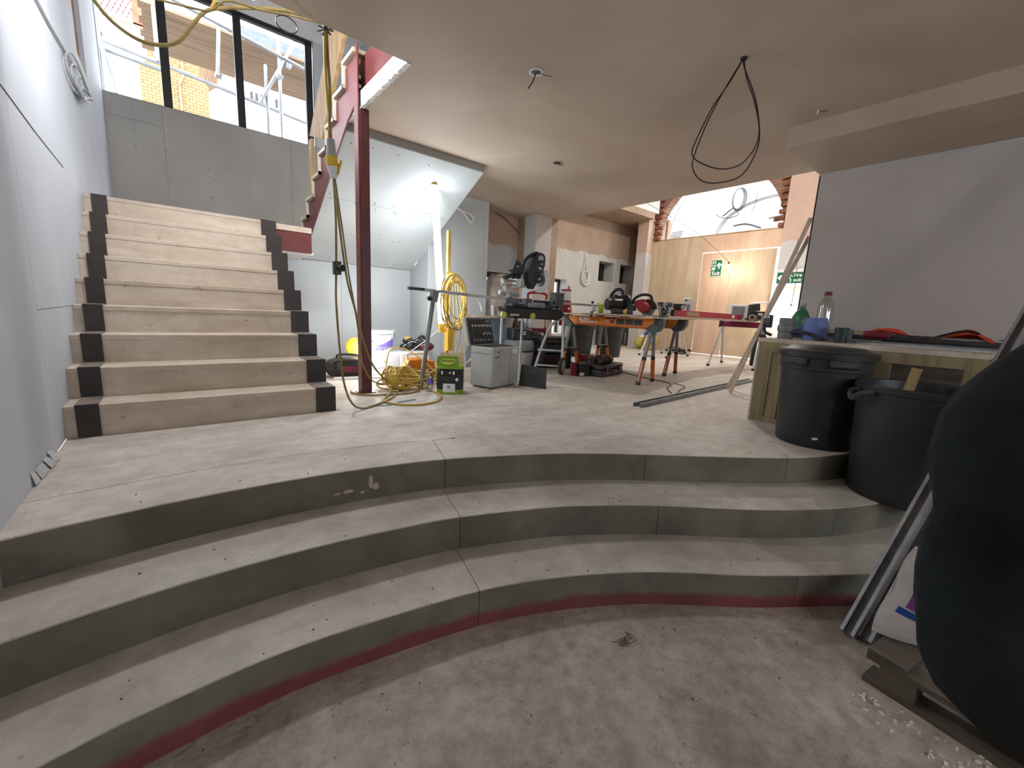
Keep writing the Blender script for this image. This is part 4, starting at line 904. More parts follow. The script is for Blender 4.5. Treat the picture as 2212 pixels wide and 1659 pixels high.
for k in range(12):
    loop(0.06 + rnd.uniform(-.05, .06), 0.05 + rnd.uniform(-.05, .05), 0.05 + 0.008 * k, 0.20 + rnd.uniform(-.03, .05), 0.085 + rnd.uniform(-.02, .03), 0.35 + rnd.uniform(-.2, .2), -0.35 + rnd.uniform(-.2, .2), k * 0.7)
for k in range(8):
    loop(0.40 + rnd.uniform(-.05, .1), 0.28 + rnd.uniform(-.08, .08), 0.03 + 0.012 * k, 0.22, 0.10 + rnd.uniform(-.03, .03), 0.12, 0.2 + rnd.uniform(-.4, .4), k)
o = (1.66, 3.62, 0)
cable([(1.55, 3.62, 0.02), (1.42, 3.40, 0.009), (1.30, 3.22, 0.009), (1.34, 3.05, 0.009), (1.50, 2.95, 0.009), (1.70, 3.02, 0.009), (1.83, 3.22, 0.009), (1.84, 3.42, 0.02), (1.80, 3.65, 0.14), (1.78, 3.85, 0.22), (1.85, 4.0, 0.26)], 0.008, 'yellow_cable', ch, 'trailing_loop', org=o)
cable([(1.22, 3.75, 0.009), (1.19, 3.62, 0.009), (1.26, 3.48, 0.009), (1.42, 3.42, 0.009), (1.60, 3.40, 0.009), (1.75, 3.48, 0.009), (1.80, 3.6, 0.02), (1.82, 3.75, 0.10)], 0.0075, 'olive_cable', ch, 'trailing_loop', org=o)
cable([(1.62, 3.95, 0.08), (1.72, 4.1, 0.30), (1.90, 4.15, 0.33), (2.05, 4.0, 0.22), (2.14, 3.75, 0.06), (2.2, 3.6, 0.01)], 0.007, 'yellow_cable', ch, 'trailing_loop', org=o)
cable([(1.85, 4.0, 0.27), (2.05, 4.1, 0.36), (2.25, 4.2, 0.45), (2.40, 4.2, 0.58)], 0.006, 'white_cable', ch, 'lead', org=o)
# hank of cable hung on the light stand
ck = thing('cable_hank', 'hank of yellow cable hanging on the tube light stand', 'cable', (2.46, 4.14, 1.0))
for k in range(9):
    a = rnd.uniform(-0.03, 0.03); loop(0.03 + a, -0.02 - 0.008 * k, -0.16 + rnd.uniform(-.05, .03), 0.14 + rnd.uniform(-.03, .02), 0.26 + rnd.uniform(-.06, .06), math.pi / 2 + rnd.uniform(-.1, .1), rnd.uniform(-.25, .25), k, 0.0065, 'yellow_cable' if k % 3 else 'olive_cable', 'loop', ck, zmin=-2)
for k in range(5):
    x = -0.05 + 0.05 * k
    cable([(x * 0.6, -0.05, 0.05), (x, -0.08, -0.25), (x * 1.6 + 0.02, -0.07, -0.5), (x * 0.8, -0.05, -0.72 - 0.03 * k)], 0.0055, 'yellow_cable', ck, 'strand')
pgx = MB().cyl((0.20, -0.08, -0.44), (0.21, -0.08, -0.56), 0.03, 0.026, n=14).build('plug', 'white_plastic', ck); MB().cyl((0.21, -0.08, -0.56), (0.218, -0.08, -0.66), 0.02, 0.008, n=12).build('boot', 'charcoal', pgx)
cable([(0.12, -0.06, -0.2), (0.19, -0.08, -0.33), (0.20, -0.08, -0.44)], 0.006, 'yellow_cable', ck, 'strand')
cable([(0.10, -0.05, -0.08), (0.25, -0.05, -0.06), (0.36, -0.05, -0.14), (0.40, -0.05, -0.24)], 0.005, 'white_cable', ck, 'lead')
# steel strips on the floor
for i, (x, y, a, lb) in enumerate(((1.225, 3.095, -0.29, 'bluish steel blade strip on the floor inside the cable loop'), (1.47, 3.15, 0.2, 'bluish steel blade strip on the floor beyond the cable loop'))):
    s_ = thing('steel_strip', lb, 'metal strip', (x, y, 0.0), a)
    MB().prism([(-0.10, -0.025), (0.08, -0.025), (0.105, 0.02), (-0.075, 0.02)], 0.0, 0.003).build('strip', 'panel_blue_grey', s_, smooth=False)
# water bottle
def bottle(name, label, loc, h, r, capm, body='bottle_clear', band=None, cat='bottle'):
    t = thing(name, label, cat, loc)
    MB().lathe([(r * 0.9, 0.0), (r, 0.02 * h), (r, 0.28 * h), (r * 0.93, 0.31 * h), (r, 0.34 * h), (r, 0.62 * h), (r * 0.8, 0.76 * h), (r * 0.40, 0.88 * h), (r * 0.38, 0.93 * h)], (0, 0, 0), 20).build('body', body, t)
    MB().cyl((0, 0, 0.925 * h), (0, 0, h), r * 0.45, n=14).build('cap', capm, t)
    if band: MB().lathe([(r * 1.01, 0.38 * h), (r * 1.01, 0.60 * h)], (0, 0, 0), 20, True).build('label_band', band, t)
    return t
bottle('water_bottle', 'clear water bottle with violet label beside the silver support leg', (1.835, 3.43, 0), 0.21, 0.032, 'red_dark', band='violet_print')
# green and black carton
gx = thing('green_carton', 'open green and black tin shaped carton with white hazard label', 'carton', (1.985, 3.31, 0), math.radians(-35))
P = [(-0.115, -0.075), (-0.02, -0.115), (0.02, -0.115), (0.085, -0.115), (0.115, -0.075), (0.115, 0.10), (-0.115, 0.10)]
P = [(-0.12, -0.06), (-0.09, -0.10), (0.09, -0.10), (0.12, -0.06), (0.12, 0.10), (-0.12, 0.10)]
MB().prism(P, 0.0, 0.045).build('base_band', 'green_box', gx, smooth=False); MB().prism(P, 0.045, 0.235).build('body', 'black_plastic', gx, smooth=False); MB().prism(P, 0.235, 0.262).build('top_band', 'green_box', gx, smooth=False)
fl = MB().add([(-0.12, -0.101, 0.262), (0.085, -0.101, 0.262), (0.075, -0.112, 0.355), (-0.11, -0.112, 0.355), (-0.12, -0.097, 0.262), (0.085, -0.097, 0.262), (0.075, -0.108, 0.355), (-0.11, -0.108, 0.355)], [(0, 1, 2, 3), (7, 6, 5, 4), (0, 4, 5, 1), (1, 5, 6, 2), (2, 6, 7, 3), (3, 7, 4, 0)]).build('front_flap', 'green_box', gx, smooth=False)
MB().lathe([(0.0, 0.0), (0.062, 0.0), (0.066, 0.001)], (-0.02, -0.1095, 0.312), 24, axis=Euler((math.radians(84), 0, 0)).to_matrix(), sq=(1, 0.55)).build('oval_badge', 'lime', fl)
text('lettering', 'Extreme', 0.034, 'dark_green', fl, (-0.02, -0.1115, 0.312), (math.radians(84), 0, 0), 0.001)
MB().add([(0.12, -0.06, 0.262), (0.12, 0.10, 0.262), (0.19, 0.11, 0.33), (0.19, -0.07, 0.33), (0.124, -0.06, 0.262), (0.124, 0.10, 0.262), (0.194, 0.11, 0.327), (0.194, -0.07, 0.327)], [(3, 2, 1, 0), (4, 5, 6, 7), (0, 1, 5, 4), (1, 2, 6, 5), (2, 3, 7, 6), (3, 0, 4, 7)]).build('side_flap', 'cardboard', gx, smooth=False)
MB().add([(-0.12, 0.10, 0.262), (0.12, 0.10, 0.262), (0.11, 0.13, 0.36), (-0.11, 0.13, 0.36), (-0.12, 0.104, 0.262), (0.12, 0.104, 0.262), (0.11, 0.134, 0.36), (-0.11, 0.134, 0.36)], [(0, 1, 2, 3), (7, 6, 5, 4), (0, 4, 5, 1), (1, 5, 6, 2), (2, 6, 7, 3), (3, 7, 4, 0)]).build('back_flap', 'cardboard', gx, smooth=False)
MB().bb((-0.06, -0.1012, 0.02), (0.05, -0.1002, 0.10)).build('white_label', 'white_plastic', gx, smooth=False)
[MB().bb((-0.022 + 0.006 * k, -0.1017, 0.055), (-0.019 + 0.006 * k, -0.1011, 0.085)).build('barcode_bar', 'charcoal', gx, smooth=False) for k in range(5)]
MB().box((0.065, -0.101, 0.14), (0.026, 0.001, 0.026), (0, math.pi / 4, 0)).build('hazard_diamond', 'white_ink', gx, smooth=False)
MB().bb((-0.075, -0.1012, 0.12), (0.035, -0.1002, 0.165)).build('text_block', 'charcoal', gx, smooth=False)
for x in (-0.07, 0.0, 0.035): MB().box((x, -0.101, 0.20), (0.014, 0.001, 0.03 if x else 0.015)).build('pictogram', 'white_ink', gx, smooth=False)
MB().bb((0.1202, -0.03, 0.05), (0.1212, 0.075, 0.20)).build('side_label', 'grey_plastic', gx, smooth=False)

# ---- grey tool case with open lid
RZC = math.radians(16)
cs = thing('tool_case', 'grey upright tool case standing open with socket bits in its lid', 'tool case', (2.42, 3.25, 0), RZC)
MB().bb((0.0, 0.0, 0.012), (0.47, 0.28, 0.415)).build('body', 'grey_plastic', cs, bevel=0.012)
MB().bb((0.03, 0.03, 0.405), (0.44, 0.25, 0.418)).build('tray_opening', 'charcoal', cs, smooth=False)
for x0, x1 in ((0.0, 0.115), (0.30, 0.335)): MB().bb((x0 + 0.012, -0.006, 0.02), (x1, 0.002, 0.40)).build('rib', 'grey_plastic', cs, bevel=0.004)
MB().bb((0.14, -0.005, 0.05), (0.30, 0.001, 0.075)).build('rib', 'grey_plastic', cs, bevel=0.003)
lt = MB().bb((0.03, -0.012, 0.325), (0.10, -0.004, 0.40)).build('latch', 'grey_plastic', cs, bevel=0.003); MB().ball((0.075, -0.014, 0.37), 0.009).build('lock', 'black_plastic', lt)
MB().bb((0.03, -0.013, 0.315), (0.10, -0.006, 0.323)).build('latch_shadow_gap', 'black_plastic', cs, smooth=False)
MB().bb((0.34, -0.006, 0.345), (0.42, 0.0, 0.39)).build('badge', 'white_plastic', cs, smooth=False)
MB().bb((-0.004, 0.03, 0.35), (0.0, 0.25, 0.354)).build('seam', 'grey_mid', cs, smooth=False)
for x in (0.04, 0.43):
    for y in (0.04, 0.24): MB().cyl((x, y, 0), (x, y, 0.013), 0.015).build('foot', 'black_plastic', cs)
Rl = Euler((math.radians(-14), 0, 0)).to_matrix()
def lidp(x, y, z): return tuple(Vector((0, 0.285, 0.41)) + Rl @ Vector((x, y, z)))
lid = MB().box(Vector((0, 0.285, 0.41)) + Rl @ Vector((0.20, 0.03, 0.15)), (0.43, 0.045, 0.30), Rl).build('lid', 'grey_plastic', cs, bevel=0.008)
MB().box(Vector((0, 0.285, 0.41)) + Rl @ Vector((0.205, 0.003, 0.15)), (0.385, 0.012, 0.275), Rl).build('foam_insert', 'black_plastic', lid, bevel=0.004)
for r_, zz in enumerate((0.055, 0.205)):
    for k in range(7):
        c = Vector((0, 0.285, 0.41)) + Rl @ Vector((0.06 + k * 0.048, -0.006, zz)); d = Rl @ Vector((0, -1, 0))
        MB().cyl(c, c + d * 0.012, 0.015 if r_ else 0.009, n=10).build('socket_bit', 'steel', lid)
for k in range(5):
    c = Vector((0, 0.285, 0.41)) + Rl @ Vector((0.22 + 0.03 * k, -0.006, 0.115 + 0.012 * (k % 2))); MB().cyl(c, c + Rl @ Vector((0, -0.012, 0)), 0.011, n=10).build('socket_bit', 'steel', lid)
MB().box(Vector((0, 0.285, 0.41)) + Rl @ Vector((0.155, -0.005, 0.125)), (0.07, 0.006, 0.055), Rl).build('recess', 'charcoal', lid); MB().box(Vector((0, 0.285, 0.41)) + Rl @ Vector((0.05, -0.005, 0.12)), (0.045, 0.006, 0.10), Rl).build('bit_holder', 'charcoal', lid)
for k in range(6): MB().box(Vector((0, 0.285, 0.41)) + Rl @ Vector((0.05 + 0.062 * k, 0.0, 0.282)), (0.04, 0.01, 0.014), Rl).build('clip', 'grey_mid', lid)
MB().box(Vector((0, 0.285, 0.41)) + Rl @ Vector((0.33, -0.0045, 0.255)), (0.07, 0.004, 0.02), Rl).build('badge', 'grey_mid', lid)
# dark board leaning beside the case
db = thing('dark_board', 'dark blue grey board propped against the grey tool case', 'board', (2.90, 3.18, 0), math.atan2(-0.30, 0.11))
MB().add([(-0.16, -0.006, 0), (0.16, -0.006, 0), (0.145, 0.02, 0.21), (-0.15, 0.02, 0.225), (-0.16, 0.006, 0), (0.16, 0.006, 0), (0.145, 0.032, 0.21), (-0.15, 0.032, 0.225)], [(0, 1, 2, 3), (7, 6, 5, 4), (0, 4, 5, 1), (1, 5, 6, 2), (2, 6, 7, 3), (3, 7, 4, 0)]).build('board', 'charcoal', db, smooth=False)

# ---- mitre saw on its stand
ms = thing('mitre_saw_stand', 'folding mitre saw stand with long silver arms and one wheel', 'saw stand', (3.3, 3.75, 0))
def L3(x, z, y=0.0): return (x - 3.3, y, z)
MB().bb(L3(2.86, 0.70, -0.05), L3(3.15, 0.775, 0.05)).build('clamp_block', 'slate', ms, bevel=0.012); MB().bb(L3(3.02, 0.70, -0.05), L3(3.24, 0.765, 0.05)).build('clamp_block', 'slate', ms, bevel=0.012)
MB().prism([(2.95 - 3.3, 0.73), (2.90 - 3.3, 0.83), (3.80 - 3.3, 0.83), (3.86 - 3.3, 0.76), (3.75 - 3.3, 0.69), (3.3 - 3.3, 0.70)], -0.06, 0.10, 'xz').build('top_rail', 'black_plastic', ms, bevel=0.012)
MB().bb(L3(2.97, 0.725, -0.065), L3(3.10, 0.75, -0.055)).build('rail_glint', 'aluminium', ms, smooth=False)
for x, m in ((2.865, 'lime'), (3.30, 'lime')): MB().cyl(L3(x, 0.735, -0.085), L3(x, 0.735, -0.06), 0.035, n=16).build('end_knob', m, ms)
for x in (2.885, 3.185): MB().cyl(L3(x, 0.0, -0.02), L3(x, 0.71, -0.02), 0.014, n=12).build('leg', 'aluminium', ms)
MB().tube(crom([L3(3.66, 0.0, 0.25), L3(3.74, 0.35, 0.20), L3(3.79, 0.60, 0.12), L3(3.86, 0.70, 0.06), L3(3.93, 0.72, 0.04)], 6), 0.018, 9).build('leg', 'aluminium', ms)
MB().tube([L3(3.93, 0.74, 0.04), L3(3.92, 0.40, 0.0), L3(3.88, 0.14, -0.04)], 0.018, 9).build('leg', 'aluminium', ms)
for z in (0.30, 0.10): MB().tube([L3(3.69 - 0.02 * (z < .2), z, 0.23), L3(3.90, z, 0.0)], 0.013, 8).build('brace', 'aluminium', ms)
wh = MB().lathe([(0.03, -0.025), (0.095, -0.02), (0.11, -0.012), (0.11, 0.012), (0.095, 0.02), (0.03, 0.025)], L3(3.86, 0.112, -0.06), 28, axis=Euler((math.radians(90), 0, math.radians(25))).to_matrix()).build('wheel', 'dusty_black', ms)
MB().lathe([(0.01, -0.03), (0.075, -0.027), (0.078, 0.027), (0.01, 0.03)], L3(3.86, 0.112, -0.06), 24, axis=Euler((math.radians(90), 0, math.radians(25))).to_matrix()).build('hub', 'grey_plastic', wh)
MB().beam(L3(1.74, 0.945, -0.05), L3(2.90, 0.905, -0.05), 0.035, 0.03).build('extension_arm', 'aluminium', ms)
MB().beam(L3(3.66, 0.905, -0.05), L3(4.46, 0.905, -0.05), 0.035, 0.026).build('extension_arm', 'aluminium', ms)
MB().bb(L3(1.74, 0.931, -0.07), L3(1.90, 0.956, -0.068)).build('scale_strip', 'charcoal', ms, smooth=False)
MB().cyl(L3(1.80, 0.0, -0.20), L3(2.00, 0.86, -0.06), 0.021, n=12).build('support_leg', 'grey_mid', ms)
kb = MB().box(L3(2.01, 0.885, -0.055), (0.075, 0.06, 0.10), (0, 0.2, 0)).build('support_head', 'grey_mid', ms, bevel=0.008); MB().ball(L3(1.94, 0.86, -0.10), (0.028, 0.02, 0.024)).build('knob', 'black_plastic', kb)
MB().cyl(L3(4.38, 0.0, -0.02), L3(4.38, 0.89, -0.05), 0.02, n=10).build('support_leg', 'slate', ms); MB().box(L3(4.38, 0.86, -0.06), (0.09, 0.05, 0.07)).build('support_head', 'white_plastic', ms, bevel=0.006); MB().ball(L3(4.38, 0.945, -0.05), 0.02).build('knob', 'black_plastic', ms)
mw = thing('mitre_saw', 'black sliding mitre saw with silver guard on its stand', 'mitre saw', (3.3, 3.75, 0.832))
def Q(x, z, y=0.0): return (x - 3.3, y, z - 0.832)
MB().lathe([(0.16, 0.0), (0.17, 0.02), (0.17, 0.045), (0.15, 0.055)], Q(3.33, 0.832, 0.0), 30).build('turntable', 'grey_mid', mw)
MB().bb(Q(2.98, 0.832, -0.08), Q(3.72, 0.865, 0.08)).build('bed', 'charcoal', mw, bevel=0.006)
MB().bb(Q(2.98, 0.865, 0.05), Q(3.24, 0.93, 0.075)).build('fence', 'grey_mid', mw, bevel=0.004); MB().bb(Q(3.42, 0.865, 0.05), Q(3.72, 0.925, 0.075)).build('fence', 'slate', mw, bevel=0.004)
MB().bb(Q(3.16, 0.84, -0.10), Q(3.26, 0.93, -0.04)).build('clamp_block', 'slate', mw, bevel=0.006); MB().bb(Q(3.66, 0.84, -0.08), Q(3.80, 1.03, 0.03)).build('end_stop', 'slate', mw, bevel=0.006)
MB().cyl(Q(2.94, 0.985, 0.12), Q(3.22, 0.975, 0.12), 0.028, n=14).build('rear_clamp', 'grey_plastic', mw)
for z in (1.12, 1.075): MB().cyl(Q(2.96, z, 0.10), Q(3.30, z, 0.02), 0.014, n=12).build('slide_rail', 'steel', mw)
MB().beam(Q(2.965, 1.14, 0.10), Q(3.06, 0.94, 0.10), 0.05, 0.035).build('rear_arm', 'aluminium', mw); MB().bb(Q(3.13, 1.05, -0.02), Q(3.19, 1.15, 0.12)).build('rail_carrier', 'aluminium', mw, bevel=0.006)
body = [(3.27, 1.06), (3.22, 1.14), (3.20, 1.22), (3.25, 1.32), (3.29, 1.38), (3.33, 1.44), (3.38, 1.465), (3.44, 1.455), (3.47, 1.42), (3.47, 1.33), (3.44, 1.25), (3.40, 1.20), (3.36, 1.13), (3.31, 1.04)]
MB().prism([(a - 3.3, b - 0.832) for a, b in body], -0.06, 0.05, 'xz').build('saw_head', 'charcoal', mw, bevel=0.012)
MB().prism([(a - 3.3, b - 0.832) for a, b in ((3.345, 1.375), (3.43, 1.38), (3.435, 1.415), (3.40, 1.435), (3.355, 1.42))], -0.063, -0.0605, 'xz').build('handle_opening', 'grey_plastic', mw, smooth=False)
MB().tube(crom([Q(3.14, 1.26, -0.02), Q(3.19, 1.36, -0.02), Q(3.27, 1.42, -0.02), Q(3.36, 1.455, -0.02)], 6), 0.022, 8).build('carry_handle', 'black_plastic', mw)
MB().ball(Q(3.41, 1.335, -0.062), 0.009).build('logo_dot', 'white_ink', mw); MB().box(Q(3.385, 1.29, -0.061), (0.055, 0.0015, 0.010)).build('logo_mark', 'white_ink', mw, smooth=False); MB().box(Q(3.39, 1.272, -0.061), (0.035, 0.0015, 0.008)).build('logo_mark', 'white_ink', mw, smooth=False)
MB().box(Q(3.09, 1.255, 0.0), (0.12, 0.12, 0.11), (0, 0.45, 0)).build('motor', 'black_plastic', mw, bevel=0.012); MB().box(Q(3.03, 1.275, -0.02), (0.08, 0.10, 0.13), (0, 0.45, 0)).build('battery', 'charcoal', mw, bevel=0.01); MB().ball(Q(3.035, 1.27, -0.072), 0.008).build('battery_led', 'white_ink', mw)
MB().cyl(Q(3.38, 1.16, -0.05), Q(3.38, 1.16, -0.04), 0.135, n=30).build('blade', 'steel', mw)
g_ = [(3.38 + 0.155 * math.cos(a), 1.16 + 0.155 * math.sin(a)) for a in [math.radians(-125 + 12.5 * k) for k in range(15)]]; gi = [(3.38 + 0.085 * math.cos(a), 1.16 + 0.085 * math.sin(a)) for a in [math.radians(-125 + 12.5 * k) for k in range(15)]]
MB().prism([(a - 3.3, b - 0.832) for a, b in g_ + gi[::-1]], -0.085, -0.066, 'xz').build('blade_guard', 'white_plastic', mw)
MB().cyl(Q(3.37, 1.16, -0.085), Q(3.37, 1.16, -0.05), 0.045, n=18).build('arbor', 'charcoal', mw); MB().ball(Q(3.36, 1.16, -0.09), 0.016).build('arbor_bolt', 'steel', mw)
MB().tube(crom([Q(3.16, 1.17, 0.02), Q(3.06, 1.18, 0.06), Q(2.97, 1.14, 0.10)], 6), 0.025, 9).build('dust_spout', 'dark_green', mw)

# ---- things behind the saw
vc = thing('shop_vacuum', 'grey site vacuum with dark hose behind the grey tool case', 'vacuum cleaner', (3.62, 4.28, 0), -0.3)
MB().lathe([(0.17, 0.0), (0.18, 0.03), (0.20, 0.22), (0.205, 0.25)], (0, 0, 0), 26).build('tank', 'grey_plastic', vc); MB().lathe([(0.207, 0.25), (0.207, 0.275)], (0, 0, 0), 26).build('band', 'black_plastic', vc); MB().lathe([(0.21, 0.275), (0.21, 0.36), (0.18, 0.40), (0.10, 0.42)], (0, 0, 0), 26).build('cover', 'grey_mid', vc)
hd = MB().bb((-0.15, -0.13, 0.40), (0.14, 0.12, 0.56)).build('motor_head', 'black_plastic', vc, bevel=0.03); [MB().box((0.005 + 0.022 * (k % 2), -0.131, 0.515 - 0.028 * (k // 2)), (0.016, 0.002, 0.018)).build('badge_mark', 'white_ink', hd, smooth=False) for k in range(4)]
MB().tube(crom([(0.10, -0.05, 0.50), (0.24, -0.10, 0.48), (0.32, -0.12, 0.33), (0.29, -0.10, 0.14), (0.20, -0.14, 0.05)], 8), 0.035, 10).build('hose', 'charcoal', vc)
sp = thing('steel_sheet', 'blue grey metal sheet propped behind the vacuum', 'sheet', (3.35, 4.64, 0), -0.15)
MB().box((0, 0.02, 0.34), (0.62, 0.008, 0.68), (-0.08, 0, 0)).build('sheet', 'panel_blue_grey', sp, smooth=False); MB().box((0, 0.0, 0.69), (0.66, 0.05, 0.03)).build('top_strip', 'timber_pale', sp, smooth=False)
bb = thing('rubble_bag', 'crumpled beige bulk bag standing in the window bay', 'bag', (4.03, 5.30, 0))
n_ = 18; prof = [(0.21, 0.0), (0.25, 0.08), (0.24, 0.5), (0.26, 0.8), (0.23, 1.1), (0.20, 1.25), (0.12, 1.32)]
mb = MB(); v = []
for r, z in prof:
    for k in range(n_):
        w_ = 1 + 0.10 * math.sin(k * 2.3 + z * 7) + 0.05 * math.sin(k * 5 + z * 13); v.append((r * w_ * math.cos(2 * math.pi * k / n_) * 1.0, r * w_ * math.sin(2 * math.pi * k / n_) * 0.8, z + 0.02 * math.sin(k * 1.7)))
mb.add(v, [(i * n_ + k, i * n_ + (k + 1) % n_, (i + 1) * n_ + (k + 1) % n_, (i + 1) * n_ + k) for i in range(len(prof) - 1) for k in range(n_)] + [tuple((len(prof) - 1) * n_ + k for k in range(n_))]).build('sack', 'beige_bag', bb)
for x in (-0.26, 0.22): MB().tube(crom([(x, -0.18, 0.85), (x - 0.02, -0.24, 0.5), (x + 0.01, -0.22, 0.2)], 6), 0.02, 6).build('strap', 'white_plastic', bb)
MB().box((0.12, -0.2, 1.1), (0.16, 0.05, 0.22), (0.2, 0.3, 0.2)).build('flap', 'beige_bag', bb)
dp = thing('drain_pipe_offcut', 'dark green pipe leaning beside the beige bulk bag', 'pipe', (4.25, 5.0, 0))
MB().cyl((0.03, 0, 0), (-0.10, 0.05, 0.85), 0.025, n=12).build('pipe', 'dark_green', dp)
bs = thing('brick_stack', 'stack of red bricks under the bay window', 'bricks', (4.36, 5.38, 0))
for r_ in range(9):
    for k in range(2):
        MB().bb((-0.22 + 0.225 * k + 0.02 * (r_ % 2), -0.06, 0.07 * r_), (-0.01 + 0.225 * k + 0.02 * (r_ % 2), 0.05, 0.07 * r_ + 0.064)).build('brick', 'brick_rough', bs, bevel=0.004)
tk = thing('sack_trolley', 'black and red tubular trolley standing behind the mitre saw', 'trolley', (4.44, 4.85, 0), -0.25)
for x in (-0.16, 0.16): MB().tube(crom([(x, 0, 0.05), (x, 0, 0.6), (x, 0.02, 1.0)], 5), 0.018, 8).build('upright', 'charcoal', tk); MB().tube([(x, -0.01, 0.55), (x, 0.01, 0.98)], 0.0195, 8).build('chrome_sleeve', 'steel', tk)
MB().tube(crom([(-0.16, 0.02, 0.98), (-0.15, 0.02, 1.06), (0.0, 0.02, 1.08), (0.15, 0.02, 1.06), (0.16, 0.02, 0.98)], 6), 0.02, 8).build('handle', 'red_tool', tk)
MB().box((0, 0, 0.50), (0.34, 0.05, 0.07)).build('cross_bar', 'red_dark', tk, bevel=0.006); MB().box((0, -0.09, 0.04), (0.40, 0.22, 0.02)).build('toe_plate', 'charcoal', tk)
for x in (-0.2, 0.2): MB().lathe([(0.02, -0.02), (0.09, -0.02), (0.09, 0.02), (0.02, 0.02)], (x, 0.06, 0.09), 20, axis=Euler((0, math.pi / 2, 0)).to_matrix()).build('wheel', 'black_plastic', tk)
fp = thing('fire_point', 'red fire alarm point with white notice on a post', 'fire alarm', (4.95, 4.75, 0), -0.6)
MB().box((0, 0, 0.45), (0.05, 0.04, 0.90)).build('post', 'steel_maroon_dark', fp); MB().box((0, 0, 0.01), (0.3, 0.3, 0.02)).build('base', 'charcoal', fp)
ab = MB().box((0, -0.035, 0.78), (0.17, 0.07, 0.38)).build('alarm_box', 'red_tool', fp, bevel=0.01); MB().cyl((-0.02, -0.07, 0.86), (-0.02, -0.10, 0.86), 0.05, n=18).build('sounder', 'red_tool', ab); MB().cyl((0.05, -0.07, 0.86), (0.05, -0.08, 0.86), 0.025, n=14).build('button', 'white_plastic', ab)
nt_ = MB().box((0, -0.01, 1.06), (0.16, 0.01, 0.20)).build('notice', 'white_plastic', fp); MB().box((0, -0.017, 1.15), (0.16, 0.004, 0.03)).build('notice_band', 'red_tool', nt_); [MB().box((-0.04, -0.0165, 1.035 + 0.032 * k), (0.03, 0.002, 0.014)).build('notice_mark', 'red_dark', nt_, smooth=False) for k in range(3)]; MB().box((0, -0.01, 0.98), (0.17, 0.06, 0.015)).build('shelf', 'red_dark', fp)
# tool cases stacked
def tcase(name, label, loc, rz, sx, sy, sz, body, trim, grp=None):
    t = thing(name, label, 'tool case', loc, rz, grp)
    MB().bb((-sx / 2, -sy / 2, 0.0), (sx / 2, sy / 2, sz * 0.58)).build('base', body, t, bevel=0.012); MB().bb((-sx / 2, -sy / 2, sz * 0.60), (sx / 2, sy / 2, sz)).build('lid', body, t, bevel=0.014)
    for x in (-sx * 0.3, sx * 0.3): l = MB().box((x, -sy / 2 - 0.008, sz * 0.6), (0.05, 0.014, sz * 0.5)).build('latch', trim, t, bevel=0.003)
    MB().tube(crom([(-0.07, -sy / 2, sz * 0.45), (-0.06, -sy / 2 - 0.035, sz * 0.42), (0.06, -sy / 2 - 0.035, sz * 0.42), (0.07, -sy / 2, sz * 0.45)], 5), 0.010, 7).build('handle', trim, t)
    for x in (-sx / 2, sx / 2): MB().box((x, 0, sz * 0.3), (0.012, sy * 0.5, sz * 0.3)).build('side_ridge', 'charcoal', t, bevel=0.003)
    return t
tcase('tool_case', 'large black tool case with red latch under the stacked dusty lid', (4.28, 4.40, 0), -0.5, 0.62, 0.40, 0.34, 'black_plastic', 'red_dark')
tcase('tool_case', 'dusty flat black tool case lying on the large black case', (4.28, 4.41, 0.341), -0.45, 0.60, 0.38, 0.10, 'dusty_black', 'charcoal')
rz_ = math.atan2(0.26, 0.70)
tcase('tool_case', 'low black and red tool case on the floor under the orange trestle', (4.46, 3.56, 0), rz_ - 0.15, 0.62, 0.40, 0.15, 'black_plastic', 'magenta_rail')
dl_ = thing('impact_driver', 'dusty red and black power tool lying on the low tool case', 'power tool', (4.46, 3.56, 0.151), 0.3)
for y in (-0.06, 0.05): b1 = MB().cyl((-0.16, y, 0.045), (0.06, y - 0.02, 0.05), 0.04, 0.045, n=14).build('barrel', 'dusty_black', dl_); MB().cyl((0.06, y - 0.02, 0.05), (0.14, y - 0.03, 0.05), 0.05, 0.05, n=14).build('battery', 'red_dark', dl_)
tcase('red_box', 'small red metal box behind the trestle leg', (4.75, 4.05, 0), 0.2, 0.22, 0.15, 0.20, 'red_tool', 'red_dark')
kb_ = thing('small_carton', 'small black carton with pale label in front of the low tool case', 'carton', (4.06, 3.52, 0), -0.3)
MB().bb((-0.07, -0.06, 0), (0.08, 0.06, 0.16)).build('box', 'black_plastic', kb_, bevel=0.004); MB().bb((-0.065, -0.063, 0.01), (0.0, -0.0605, 0.05)).build('label_patch', 'white_plastic', kb_, smooth=False); MB().bb((-0.13, -0.02, 0), (-0.08, 0.06, 0.17)).build('spine', 'red_dark', kb_, bevel=0.004)
bn = thing('rubble_bin', 'black cylindrical waste bin behind the orange trestle', 'bin', (5.95, 5.25, 0))
MB().lathe([(0.20, 0.0), (0.235, 0.50), (0.25, 0.52), (0.25, 0.60), (0.22, 0.60), (0.20, 0.1)], (0, 0, 0), 26).build('tub', 'bin_black', bn); MB().lathe([(0.255, 0.60), (0.25, 0.65), (0.12, 0.69)], (0, 0, 0), 26).build('lid', 'charcoal', bn)
bn2 = thing('rubble_bin', 'black waste bin without lid beside the lidded far bin', 'bin', (6.6, 5.05, 0))
MB().lathe([(0.19, 0.0), (0.225, 0.52), (0.24, 0.55), (0.21, 0.55), (0.18, 0.05)], (0, 0, 0), 26).build('tub', 'bin_black', bn2)
MB().tube(crom([(-0.23, -0.02, 0.45), (-0.28, -0.02, 0.40), (-0.23, -0.02, 0.34)], 5), 0.012, 6).build('handle', 'bin_black', bn2)
ds = thing('dark_sheet', 'black sheet material leaning against the lobby wall', 'sheet', (9.15, 7.0, 0), 0.0)
